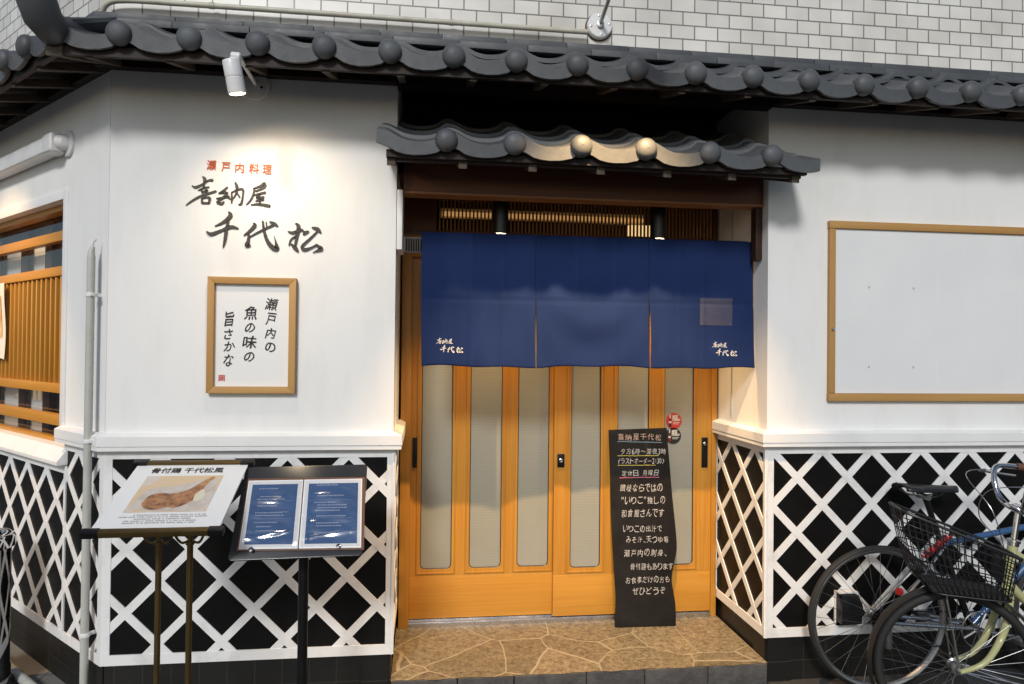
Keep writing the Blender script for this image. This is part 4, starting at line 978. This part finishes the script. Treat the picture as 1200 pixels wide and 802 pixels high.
# ---- black menu stand and the menu lying on it
BB = Vector((-.675, 2.55, .853)); e1 = Vector((-.217, 2.55, .860))-BB; BU = e1.normalized(); ev = Vector((-.69, 2.79, 1.131))-BB; BV = (ev-BU*ev.dot(BU)).normalized(); BN = BU.cross(BV)
BP = lambda u, v, d=0: BB+BU*u+BV*v+BN*d
ms = thing('menu_stand', 'black single post stand with a slanted panel carrying an open menu', 'menu stand', (-.445, 2.68, 0))
m = MB(); m.prism([BP(u, v, -.008) for u, v in rrect(-.008, -.006, .455, .372, .012, n=4)], BN*.008); m.build('panel', mat('black_panel', (.028,.030,.033), .24, rvar=.05, spec=.6), ms, bevel=.0015)
m = MB(); m.tube([(-.447, 2.69, .02), (-.447, 2.69, .985)], .0185, 18); m.build('post', M['black_metal'], ms)
m = MB(); pbox(m, BP, .16, .10, .30, .22, -.03, -.008); m.build('mount', M['black_metal'], ms, bevel=.003)
m = MB(); m.lathe((-.447,2.69,0),(0,0,1),[(.17,0),(.17,.012),(.16,.02),(.02,.026)],40); m.build('base', M['black_metal'], ms)
m = MB()
for u in (.069, .372): m.tube([BP(u, .022, -.012), BP(u, .022, .018)], .004, 8); m.lathe(BP(u,.024,.018), BN, [(.001,-.004),(.008,-.003),(.0085,.001),(.001,.004)], 14, cap=False)
m.build('clip', M['chrome'], ms)
mn = thing('open_menu', 'open menu of blue printed pages in clear sleeves clipped to the black stand', 'menu', tuple(BP(.23, .03, .002)))
m = MB(); m.prism([BP(*q, .0015) for q in ((.017,.026),(.462,.012),(.450,.312),(.010,.318))], BN*.004); m.build('cover', mat('brown_cover', (.13,.055,.03), .5), mn, bevel=.001)
pages = [[(.024,.030),(.2285,.024),(.2175,.304),(.0155,.306)], [(.2325,.024),(.452,.018),(.440,.302),(.2215,.304)]]
for k, q in enumerate(pages):
    m = MB(); m.prism([BP(*p, .0058) for p in q], BN*.005); pg = m.build('page_block', M['paper'], mn, bevel=.001)
    cx = sum(p[0] for p in q)/4; cy = sum(p[1] for p in q)/4
    def inn(a, b, q=q): # bilinear
        bl, br, tr_, tl_ = q; return tuple((bl[i]*(1-a)+br[i]*a)*(1-b)+(tl_[i]*(1-a)+tr_[i]*a)*b for i in (0,1))
    m = MB(); m.add([BP(*inn(a, b), .0112) for a, b in ((.085,.06),(.91 if k == 0 else .93,.06),(.91 if k == 0 else .93,.935),(.085,.935))], [(0,1,2,3)])
    m.build('printed_sheet', mat('blue_print', (.045,.115,.27), .35, noise=(6, (.030,.080,.20), .3, .7), coat=.2), pg, smooth=0)
    m = MB()
    for b in ((.86,.74,.70,.66,.60,.50,.46,.36,.30,.24) if k == 0 else (.9,.78,.74,.64,.60,.56,.52,.44,.34,.30,.20,.15)):
        u = .20+random.choice((0,.02,.05)); ue = u+random.uniform(.25,.5)
        while u < ue:
            wd = random.uniform(.012,.026)
            m.add([BP(*inn(a, c_), .0118) for a, c_ in ((u,b),(u+wd,b),(u+wd,b+.016),(u,b+.016))], [(0,1,2,3)]); u += wd+.010
    m.build('small_print', mat('pale_print', (.35,.40,.50), .5), pg, smooth=0)
    m = MB()
    for b in (.68,.42,.22): m.add([BP(*inn(a, c_), .0117) for a, c_ in ((.1,b),(.85,b),(.85,b+.004),(.1,b+.004))], [(0,1,2,3)])
    m.build('rule_line', mat('pale_rule', (.20,.27,.40), .5), pg, smooth=0)
    # wrinkled clear sleeve
    import mathutils.noise as mn_
    m = MB()
    def sl(a, b, k=k, inn=inn):
        h = .0135+.007*abs(mn_.noise(Vector((a*1.8+k*9, b*5, 2.3))))**1.4+.0035*max(0, mn_.noise(Vector((a*2.5, b*11, k*5.1)))-.1)+.0025*math.exp(-((b-.12-.12*a)/.03)**2)+.003*math.exp(-((a-(.88 if k == 0 else .10))/.02)**2)
        return BP(*inn(.02+.96*a, .015+.965*b), h)
    m.sheet(sl, 60, 80); m.build('clear_sleeve', M['film'], pg, smooth=180)

# ---- chalkboard leaning on the door
CB = Vector((1.029, 3.655, .1055)); c1 = Vector((1.37, 3.645, .1055))-CB; CU = c1.normalized(); cv = Vector((1.019, 3.757, 1.16))-CB; CV = (cv-CU*cv.dot(CU)).normalized(); CN = CU.cross(CV)
CP = lambda u, v, d=0: CB+CU*u+CV*v+CN*d
cb = thing('chalkboard', 'tall narrow wavy edged chalkboard with white chalk writing leaning against the door', 'chalkboard', tuple(CP(.17, 0)))
lft = [(-.015,1.061),(-.012,.93),(-.010,.798),(-.008,.62),(-.002,.43),(.006,.28),(.012,.16),(.008,.08),(.004,0)]
rgt_ = [(.341,0),(.343,.06),(.340,.13),(.329,.20),(.324,.243),(.333,.31),(.352,.38),(.357,.43),(.354,.50),(.345,.609),(.336,.72),(.327,.867),(.319,.98),(.314,1.072)]
ol = spline(lft, 3)+spline(rgt_, 3)
m = MB(); m.prism([CP(u, v, -.016) for u, v in ol], CN*.016); m.build('board', mat('chalk_slate', (.010,.009,.0085), .6, noise=(9, (.017,.015,.014), .35, .65), rvar=.1, spec=.15), cb, bevel=.0015)
lines = [('喜納屋千代松',.030,1.003,.255,.040,'p'),('夕方6時〜深夜3時',.046,.926,.262,.034,'w'),('(ラストオーダー2:30)',.033,.874,.262,.032,'w'),('定休日 月曜日',.050,.808,.215,.034,'w'),
 ('讃岐ならではの',.040,.722,.245,.044,'w'),('"いりこ"推しの',.045,.655,.255,.042,'w'),('和食屋さんです',.045,.585,.245,.044,'w'),('いりこの出汁で',.052,.505,.225,.036,'w'),('みそ汁、天つゆ等',.068,.446,.245,.036,'w'),
 ('瀬戸内の刺身、',.056,.374,.245,.040,'w'),('骨付鶏もあります',.090,.302,.245,.038,'w'),('お食事だけの方も',.064,.232,.25,.036,'w'),('ぜひどうぞ',.100,.172,.19,.040,'w')]
mw_, mp_ = MB(), MB()
for body, u, v, wd, h, c_ in lines:
    wts = [.55 if ch in '0123456789:()"、 ' else 1 for ch in body]; tot = sum(wts); x = u
    for ch, wt in zip(body, wts):
        cw = wd*wt/tot
        if ch != ' ':
            small = {'、': (.3, -.35), '"': (.35, .35), ':': (.5, 0), '〜': (.3, 0), 'ー': (.15, 0)}.get(ch, (1, 0))
            put_text(mp_ if c_ == 'p' else mw_, lambda a, b, d: CP(a, b, .0012+d), ch, x+cw/2, v+h*.45+small[1]*h+random.uniform(-.002,.002), width=cw*random.uniform(.76,.88)*(.7 if small[0] < .6 and ch in '、":' else 1), height=h*small[0]*random.uniform(.85,1.0), bold=.0, wob=.016, shear=random.uniform(-.05,.22), rot=R(random.uniform(-6,6)), align='c')
        x += cw
chalk = mat('chalk_white', (.60,.58,.55), .9, noise=(160, (.22,.21,.20), .35, .6))
mw_.build('chalk_writing', chalk, cb, smooth=0, flipfix=False); mp_.build('chalk_writing', mat('chalk_pink', (.58,.42,.35), .9, noise=(160, (.25,.17,.14), .35, .6)), cb, smooth=0, flipfix=False)
for nm, cl, u0, u1, v0, v1 in (('blue', (.16,.26,.34), .03, .285, .997, .990), ('yellow', (.42,.38,.08), .03, .265, .918, .918), ('yellow', (.42,.38,.08), .03, .245, .866, .866), ('pink', (.50,.14,.22), .04, .265, .798, .800)):
    m = MB(); n_ = 14; pts = [(u0+(u1-u0)*i/n_, v0+(v1-v0)*i/n_+random.uniform(-.001,.001)) for i in range(n_+1)]
    for (a, b), (c_, d_) in zip(pts, pts[1:]): m.add([CP(a,b-.0018,.001),CP(c_,d_-.0018,.001),CP(c_,d_+.0018,.001),CP(a,b+.0018,.001)],[(0,1,2,3)])
    m.build('chalk_underline', mat('chalk_'+nm, cl, .9), cb, smooth=0)

# ---- round stickers on the door glass
for lab, col, cx, cz in (('round red sticker with a bottle on the door glass, above the black one', (.50,.035,.02), 1.398, 1.208), ('round black sticker with a bottle on the door glass, under the red one', (.02,.018,.016), 1.395, 1.124)):
    t = thing('sticker', lab, 'sticker', (cx, DY+.008, cz), 'round stickers on the door glass')
    y = DY+.0085
    m = MB(); m.lathe((cx, y, cz), (0,-1,0), [(.046,0),(.046,.0008)], 36); m.build('disc', mat('sticker_face', col, .4), t)
    f_ = lambda u, v, d: (u, y-.0016+d, v)
    m = MB(); put_text(m, f_, '瓶', cx-.010, cz+.000, width=.036, height=.034, bold=.03); put_text(m, f_, '。', cx+.027, cz+.002, width=.010, height=.010, bold=.03)
    for k in range(2): m.add([f_(cx-.006, cz-.010-k*.008, 0), f_(cx+.034-k*.006, cz-.010-k*.008, 0), f_(cx+.034-k*.006, cz-.007-k*.008, 0), f_(cx-.006, cz-.007-k*.008, 0)], [(0,1,2,3)])
    m.build('lettering', mat('sticker_print', (.62,.56,.48), .5), t, smooth=0, flipfix=False)
    m = MB(); bp_ = [(-.0095,-.034),(.0055,-.034),(.0055,.0),(.001,.014),(.001,.036),(-.005,.036),(-.005,.014),(-.0095,.0)]
    m.prism([f_(cx-.020+a, cz+b, -.0003) for a, b in bp_], (0,.0003,0)); m.build('bottle_print', mat('bottle_print', (.05,.012,.01) if col[0] > .1 else (.16,.02,.015), .3), t, smooth=0)
    m = MB(); m.add([f_(cx-.0255, cz+.016, -.0006), f_(cx-.0185, cz+.016, -.0006), f_(cx-.0185, cz+.038, -.0006), f_(cx-.0255, cz+.038, -.0006)], [(0,1,2,3)]); m.add([f_(cx-.029, cz-.012, -.0006), f_(cx-.015, cz-.012, -.0006), f_(cx-.015, cz-.001, -.0006), f_(cx-.029, cz-.001, -.0006)], [(0,1,2,3)])
    m.build('bottle_label', mat('bottle_label', (.6,.55,.5), .5), t, smooth=0)

# ================================================================== BICYCLES
def circ(c, ax, r_, n=48):
    ax = Vector(ax).normalized(); b = ax.orthogonal().normalized(); d = ax.cross(b); c = Vector(c)
    return [c+(b*math.cos(2*math.pi*k/n)+d*math.sin(2*math.pi*k/n))*r_ for k in range(n)]
def wheel(parent, c, ax, r_, tw, rim_mat, spokes=32, hub_r=.016, hub_w=.05, seed=0):
    c = Vector(c); ax = Vector(ax).normalized()
    m = MB(); m.tube(circ(c, ax, r_-.021), .0165, 10, closed=True)
    for s_ in (-1, 1): pass
    w_ = m.build('wheel', M['alu'], parent) ; w_.data.materials[0] = rim_mat
    m = MB(); m.tube(circ(c, ax, r_-tw, 56), tw, 12, closed=True); m.build('tyre', M['rubber'], w_)
    m = MB(); b = ax.orthogonal().normalized(); d = ax.cross(b)
    for k in range(spokes):
        a = 2*math.pi*(k+.3*seed)/spokes; s_ = 1 if k % 2 else -1; tw_ = .95*(1 if (k//2) % 2 else -1)
        p0 = c+ax*hub_w*.5*s_+(b*math.cos(a+tw_)+d*math.sin(a+tw_))*.022; p1 = c+(b*math.cos(a)+d*math.sin(a))*(r_-.032)
        m.tube([p0, p1], .0012, 5, cap=False)
    m.build('spokes', M['spoke'], w_)
    m = MB(); m.lathe(c, ax, [(.006,-hub_w*.5-.035),(.006,-hub_w*.5-.004),(.024,-hub_w*.5-.003),(.024,-hub_w*.5+.002),(hub_r,-hub_w*.5+.006),(hub_r,hub_w*.5-.006),(.024,hub_w*.5-.002),(.024,hub_w*.5+.003),(.006,hub_w*.5+.004),(.006,hub_w*.5+.035)], 18)
    for s_ in (-1, 1): m.lathe(c+ax*s_*(hub_w*.5+.024), ax, [(.010,-.005),(.010,.005)], 6)
    m.build('hub', M['alu'], w_)
    return w_
def fender(c, ax, r_, a0, a1, up, fw, wd=.026, n=26):
    """arched strip; angles measured from fw towards up"""
    m = MB(); c = Vector(c); ax = Vector(ax).normalized()
    def fn(u, v):
        a = R(a0+(a1-a0)*v); rr = r_-.010*(2*u-1)**2
        return c+(fw*math.cos(a)+up*math.sin(a))*rr+ax*(u-.5)*2*wd
    m.sheet(fn, 6, n); return m
UP = Vector((0,0,1))

# --- pale yellow-green city bicycle, front wheel turned a little to the wall
yb = thing('bicycle', 'pale yellow green city bicycle with a black wire basket, parked nearest the street', 'bicycle', (2.7, 2.63, 0), 'bicycles parked by the right wall')
st = R(19)
fw = Vector((-math.cos(st), math.sin(st), 0)); ax = Vector((math.sin(st), math.cos(st), 0))      # ax points to the wall
WC = Vector((2.184, 2.62, .314)); WR = .315
wheel(yb, WC, ax, WR, .019, M['alu'], 32)
HB = Vector((2.415, 2.625, .613)); HTp = Vector((2.452, 2.627, .803)); HTp2 = Vector((2.47, 2.63, .90))
hd = (HTp-HB).normalized()
m = MB()
for s_ in (-1, 1):
    p = [HB+ax*.045*s_-hd*.02, HB+ax*.050*s_-hd*.10, HB+ax*.052*s_-hd*.19+fw*.015, WC+ax*.052*s_-fw*.085+UP*.045, WC+ax*.052*s_]
    m.tube(spline(p, 6), [.0155]*8+[.0155-.0004*i for i in range(17)], 12)
m.tube(spline([HB+ax*.045-hd*.02, HB-hd*.002+ax*.03, HB+hd*.0, HB-hd*.002-ax*.03, HB-ax*.045-hd*.02], 4), .0165, 12)
fk = m.build('fork', M['cream_paint'], yb)
m = MB(); m.tube([HB+hd*.012, HTp], .0195, 16); hx = HTp-HB
bx = Vector((1, .0, 0))
m.tube(spline([HTp-hd*.03, HTp-hd*.07+bx*.08, HB+bx*.30+UP*-.03, HB+bx*.46+UP*-.22, HB+bx*.62+UP*-.30], 6), .016, 12)
m.tube(spline([HB+hd*.05, HB+bx*.08-UP*.03, HB+bx*.28-UP*.18, HB+bx*.46-UP*.30, HB+bx*.60-UP*.33], 6), .018, 12)
BK = HB+bx*.62-UP*.315
m.tube([BK, BK+Vector((.16,0,.46))], .016, 12); RH = Vector((HB.x+1.02, 2.63, .325))
for s_ in (-1, 1): m.tube([BK+Vector((.02,.04*s_,0)), RH+Vector((0,.06*s_,0))], .010, 8); m.tube([BK+Vector((.13,.03*s_,.38)), RH+Vector((0,.06*s_,0))], .008, 8)
m.build('frame', M['cream_paint'], yb)
wheel(yb, RH, (0,1,0), WR, .019, M['alu'], 36, seed=1)
m = MB(); m.lathe(HB, hd, [(.024,-.004),(.024,.012)], 18); m.build('crown_race', M['chrome'], yb)
m = MB(); m.lathe(HTp, hd, [(.022,0),(.022,.012),(.026,.014),(.026,.024),(.020,.028)], 18); m.tube([HTp+hd*.02, HTp2+hd*.05], .0115, 14)
CL = HTp2+hd*.055; m.lathe(CL, ax, [(.019,-.03),(.019,.03)], 14); m.build('stem', M['chrome'], yb)
m = MB()
for s_ in (-1, 1):
    sa = ax*s_
    m.tube(spline([CL, CL+sa*.06+fw*.012, CL+sa*.11+fw*.028+UP*.035, CL+sa*.145+fw*.03+UP*.105, CL+sa*.18+fw*.005+UP*.15, CL+sa*.235-fw*.09+UP*.145, CL+sa*.25-fw*.22+UP*.128], 6), .0112, 12)
hb = m.build('handlebar', M['chrome'], yb)
for s_ in (-1, 1):
    sa = ax*s_; m = MB(); m.tube([CL+sa*.238-fw*.10+UP*.145, CL+sa*.252-fw*.235+UP*.126], .016, 14); m.build('grip', M['brown_grip'], yb)
    m = MB(); m.tube(spline([CL+sa*.21-fw*.0+UP*.135, CL+sa*.225+fw*.045+UP*.125, CL+sa*.26+fw*.03+UP*.115, CL+sa*.27-fw*.11+UP*.098], 5), .005, 8); m.build('brake_lever', M['alu'], yb)
m = MB(); bc = CL-ax*.185+fw*.012+UP*.168; m.lathe(bc, UP, [(.012,-.012),(.029,0),(.030,.004),(.027,.016),(.016,.024),(.002,.026)], 24); bl = m.build('bell', M['chrome'], yb)
m = MB(); m.lathe(bc-UP*.014, UP, [(.026,0),(.027,.006),(.024,.012)], 20); m.build('bell_base', M['black_paint'], bl)
m = MB()
for pts in ([CL-ax*.22+fw*.03+UP*.13, CL-ax*.15+fw*.17+UP*.10, CL-ax*.08+fw*.18-UP*.02, CL-ax*.03+fw*.07-UP*.16, HB+ax*.0+hd*.03+fw*.03], [CL+ax*.22+fw*.03+UP*.13, CL+ax*.10+fw*.16+UP*.12, CL-ax*.05+fw*.12+UP*.0, CL+fw*.05-UP*.18]):
    m.tube(spline(pts, 6), .0021, 6)
m.build('brake_cable', M['alu'], yb)
# fenders and stays
m = fender(WC, ax, WR+.022, 35, 205, UP, -fw, .030); fd = m.build('fender', mat('dark_fender', (.02,.02,.02), .4), yb, smooth=60)
m = fender(WC, ax, WR+.020, -8, 55, UP, -fw, .024); m.build('fender', M['cream_paint'], yb, smooth=60)
m = fender(RH, (0,1,0), WR+.020, -5, 200, UP, Vector((1,0,0)), .026); m.build('fender', M['cream_paint'], yb, smooth=60)
m = MB()
for s_ in (-1, 1):
    m.tube([WC+ax*.045*s_, WC+ax*.03*s_+fw*.05+UP*.33], .0032, 6)                     # basket stays
    m.tube([WC+ax*.045*s_, WC+ax*.03*s_-fw*.335+UP*-.09], .0022, 6); m.tube([WC+ax*.045*s_, WC+ax*.03*s_-fw*.34-UP*.05], .0022, 6)
m.build('stay', M['steel'], yb)
# brake caliper
m = MB(); m.tube(spline([HB+fw*.03-hd*.03-ax*.04, HB+fw*.035-hd*.01-ax*.03, HB+fw*.03-hd*.0+ax*.03, HB+fw*.03-hd*.04+ax*.04], 5), .006, 8); m.lathe(HB+fw*.02-hd*.01, fw, [(.008,0),(.008,.03)], 10); m.build('brake_caliper', M['alu'], yb)
# basket
def basket():
    c0 = Vector((2.18, 2.62, 0))
    # corners: front (towards fw) and rear; rim slopes down to the rear
    def pt(t, s_, h):    # t 0 rear .. 1 front, s_ -1..1 across, h 0 bottom .. 1 rim
        uR, uF = -.205, .225; bR, bF = -.175, .10
        hh = h**.45; u = (uR+(uF-uR)*t)*h+(bR)*(1-h)*(1-t) if t < .5 else (bF+(uF-bF)*hh)*(2*t-1)+((uR+uF)/2*h+(bR+bF)/2*(1-h))*(2-2*t)
        if t < .5: u = (uR*h+bR*(1-h))*(1-2*t)+((uR+uF)/2*h+(bR+bF)/2*(1-h))*(2*t)
        zr = .795+.165*t; zb = .622+.010*t
        wd = (.118-.018*t)*h+(.092-.014*t)*(1-h)
        return c0+fw*u+ax*s_*wd+UP*(zr*h+zb*(1-h))
    rim = MB(); ed = [(0,-1),(1,-1),(1,1),(0,1)]
    def loop(h, n=10, rc=.16):
        q = []
        for (t, s_, a0) in ((1-rc, 1-rc*1.6, 0), (rc, 1-rc*1.6, 90), (rc, -1+rc*1.6, 180), (1-rc, -1+rc*1.6, 270)):
            for k in range(n//2+1):
                a = R(a0+90*k/(n//2)); q.append(pt(t+rc*math.cos(a), s_+rc*1.6*math.sin(a), h))
        return q
    rim.tube(loop(1), .0062, 8, closed=True); rim.tube(loop(0), .0045, 8, closed=True)
    o = rim.build('basket', M['black_paint'], yb)
    wr = MB()
    for h in (.14,.28,.42,.56,.70,.85): wr.tube(loop(h), .0024, 5, closed=True)
    L1, L0 = loop(1, 10), loop(0, 10)
    def along(L, n):
        seg = [(L[(i+1) % len(L)]-L[i]).length for i in range(len(L))]; tot = sum(seg); out = []
        for k in range(n):
            d = tot*k/n; i = 0
            while d > seg[i]: d -= seg[i]; i += 1
            out.append(L[i].lerp(L[(i+1) % len(L)], d/seg[i]))
        return out
    LL = [along(loop(h, 10), 46) for h in (0, .2, .4, .6, .8, 1)]
    for k in range(46): wr.tube([q[k] for q in LL], .0022, 5, cap=False)
    for k in range(1, 16): wr.tube([pt(k/16, -1, 0), pt(k/16, 1, 0)], .0022, 5, cap=False)
    for k in range(-6, 7): wr.tube([pt(0.02, k/7, 0), pt(.98, k/7, 0)], .0022, 5, cap=False)
    wr.build('basket_mesh', M['black_paint'], o)
    bt = MB(); bt.hexa([pt(.05,-.92,.02),pt(.95,-.92,.02),pt(.95,.92,.02),pt(.05,.92,.02),pt(.05,-.92,.10),pt(.95,-.92,.10),pt(.95,.92,.10),pt(.05,.92,.10)]); bt.build('basket_liner', mat('basket_liner', (.012,.012,.012), .7), o)
    pl_ = MB(); pl_.hexa([pt(.10,-.6,.35),pt(.14,-.6,.35),pt(.14,.1,.35),pt(.10,.1,.35),pt(.10,-.6,.85),pt(.14,-.6,.85),pt(.14,.1,.85),pt(.10,.1,.85)]); pl_.build('basket_plate', M['black_paint'], o)
basket()
# saddle, cranks (outside the frame of the photo, kept simple but complete)
def saddle(parent, c, fwd_, mat_, L=.27, wmax=.075):
    m = MB(); fwd_ = Vector(fwd_).normalized(); sd_ = UP.cross(fwd_)
    def fn(u, v):
        t = v; wd = wmax*(1-t)**.55*.9+.018*(t) if t > .25 else wmax*(.75+.25*math.sin(t/.25*math.pi/2))
        a = math.pi*(u*1.0); x = math.cos(a)*wd; z = math.sin(a)**.7*.028-.012+.010*(1-t)**2-.006*t
        return Vector(c)+fwd_*(t-.45)*L+sd_*x+UP*z
    m.sheet(fn, 14, 18); o = m.build('saddle', mat_, parent, smooth=70); o.modifiers.new('s', 'SOLIDIFY').thickness = .006
    m = MB()
    for s_ in (-1, 1): m.tube(spline([Vector(c)+fwd_*-.10+sd_*s_*.045-UP*.005, Vector(c)+fwd_*-.06+sd_*s_*.03-UP*.035, Vector(c)+fwd_*.03+sd_*s_*.022-UP*.038, Vector(c)+fwd_*.12+sd_*s_*.010-UP*.008], 5), .0035, 7)
    m.build('saddle_rail', M['steel'], o)
    m = MB(); m.lathe(Vector(c)-UP*.040, sd_, [(.014,-.028),(.014,.028)], 12); m.build('saddle_clamp', M['alu'], o); return o
def crank(parent, c, r_, ang, L=.17, near=-1):
    m = MB(); c = Vector(c); m.tube(circ(c+Vector((0,near*.045,0)), (0,1,0), r_, 40), .004, 6, closed=True)
    for k in range(5):
        a = 2*math.pi*k/5+ang; m.tube([c+Vector((0,near*.045,0)), c+Vector((math.cos(a)*r_, near*.045, math.sin(a)*r_))], .006, 6)
    for s_ in (1, -1):
        a = ang if s_ > 0 else ang+math.pi; e_ = c+Vector((math.cos(a)*L, s_*near*.07, math.sin(a)*L)); m.tube([c+Vector((0, s_*near*.055, 0)), e_], .009, 8)
        m.box(e_.x-.045, e_.y+s_*near*.015, e_.z-.01, e_.x+.045, e_.y+s_*near*.085, e_.z+.01)
    m.tube([c+Vector((0,-.06,0)), c+Vector((0,.06,0))], .018, 14)
    m.build('crank', M['alu'], parent)
saddle(yb, BK+Vector((.20,0,.60)), (-1,0,0), M['black_paint'], .25, .095)
m = MB(); m.tube([BK+Vector((.15,0,.44)), BK+Vector((.195,0,.565))], .0125, 10); m.build('seat_post', M['chrome'], yb)
crank(yb, BK, .075, R(30))

# --- blue bicycle between it and the wall, facing right
bb = thing('bicycle', 'blue bicycle with a black saddle standing between the wall lattice and the yellow green bicycle', 'bicycle', (2.65, 3.07, 0), 'bicycles parked by the right wall')
RW = Vector((2.155, 3.07, .342)); BR = .345
wheel(bb, RW, (.06,1,0), BR, .017, M['alu'], 32, hub_w=.09, seed=.5)
FW_ = Vector((3.20, 3.07, .342)); wheel(bb, FW_, (0,1,0), BR, .017, M['alu'], 32, seed=2)
SB = Vector((2.64, 3.07, .285)); STt = Vector((2.475, 3.07, .705)); HDt = Vector((3.01, 3.07, .80)); HDb = Vector((3.06, 3.07, .66))
m = MB(); m.tube([STt-(STt-SB).normalized()*.02, HDt-Vector((0,0,.03))], .0145, 12); m.tube([SB, HDb+Vector((0,0,.03))], .017, 12); m.tube([HDb, HDt], .0185, 12)
m.build('frame', M['blue_paint'], bb)
m = MB(); m.tube([SB, STt], .0155, 12); m.build('seat_tube', M['black_metal'], bb)
m = MB()
for s_ in (-1, 1):
    m.tube([STt+Vector((.01,.018*s_,-.03)), RW+Vector((0,.062*s_,0))], .0072, 8)
m.build('seat_stay', M['alu'], bb)
m = MB()
for s_ in (-1, 1): m.tube([SB+Vector((-.02,.03*s_,0)), RW+Vector((0,.062*s_,0))], .009, 8)
m.build('chain_stay', M['steel'], bb)
m = MB()
for s_ in (-1, 1): m.tube(spline([HDb+Vector((0,.04*s_,-.01)), HDb+Vector((.05,.05*s_,-.16)), FW_+Vector((0,.055*s_,0))], 5), .011, 8)
m.build('fork', M['blue_paint'], bb)
SC = Vector((2.395, 3.07, .955)); saddle(bb, SC, (1,0,0), M['black_paint'], .30, .075)
m = MB(); m.tube([STt-(STt-SB).normalized()*.03, SC-UP*.04], .0135, 12); m.build('seat_post', M['black_metal'], bb)
m = MB(); m.lathe(STt+(STt-SB).normalized()*.0, (STt-SB), [(.019,-.02),(.019,.012)], 14); m.build('seat_clamp', M['alu'], bb)
crank(bb, SB, .085, R(-10))
m = MB()
for rr, y in ((.055,-.030),(.048,-.036),(.042,-.042),(.036,-.048),(.03,-.054)): m.lathe(RW+Vector((0,y,0)), (0,1,0), [(rr,-.0012),(rr,.0012)], 28)
m.build('sprocket', M['black_metal'], bb)
m = MB(); m.tube([RW+Vector((0,-.042,.048)), SB+Vector((0,-.045,.085))], .0035, 6); m.tube([RW+Vector((.02,-.042,-.11)), SB+Vector((0,-.045,-.085))], .0035, 6); m.tube(spline([RW+Vector((.0,-.042,-.045)), RW+Vector((.035,-.042,-.06)), RW+Vector((.02,-.042,-.11))], 4), .0035, 6); m.build('chain', M['black_metal'], bb)
m = MB(); m.box(RW.x+.005, RW.y-.060, RW.z-.125, RW.x+.03, RW.y-.045, RW.z-.01); m.build('derailleur', M['alu'], bb, bevel=.003)
m = MB(); m.tube([HDt, HDt+Vector((-.02,0,.07))], .013, 10); m.tube([HDt+Vector((.05,-.28,.08)), HDt+Vector((.02,-.1,.075)), HDt+Vector((.02,.06,.075))], .011, 10); m.build('handlebar', M['black_metal'], bb)
m = MB(); a = RW.lerp(STt, .30)+Vector((.0,-.02,.02)); m.lathe(a, (-.8,-.5,.1), [(.018,0),(.018,.012),(.014,.017)], 18); m.build('reflector', M['red_plastic'], bb)
lk = thing('cable_lock', 'coiled red cable lock strapped along the seat stay of the blue bicycle', 'bicycle lock', (2.44, 3.05, .70))
m = MB(); p0 = Vector((2.352, 3.025, .640)); p1 = Vector((2.487, 3.02, .738)); n_ = 110; pts = []
for i in range(n_+1):
    t = i/n_; q = p0.lerp(p1, t); a = t*2*math.pi*11; pts.append(q+Vector((-.006*math.cos(a), .009*math.sin(a), .008*math.cos(a))))
m.tube(pts, .0052, 6); m.build('coiled_cable', M['red_plastic'], lk)
m = MB(); m.tube([p1, p1+Vector((.03,.01,.02))], .009, 10); m.build('lock_body', M['black_paint'], lk)
# small white stick on left: nothing more
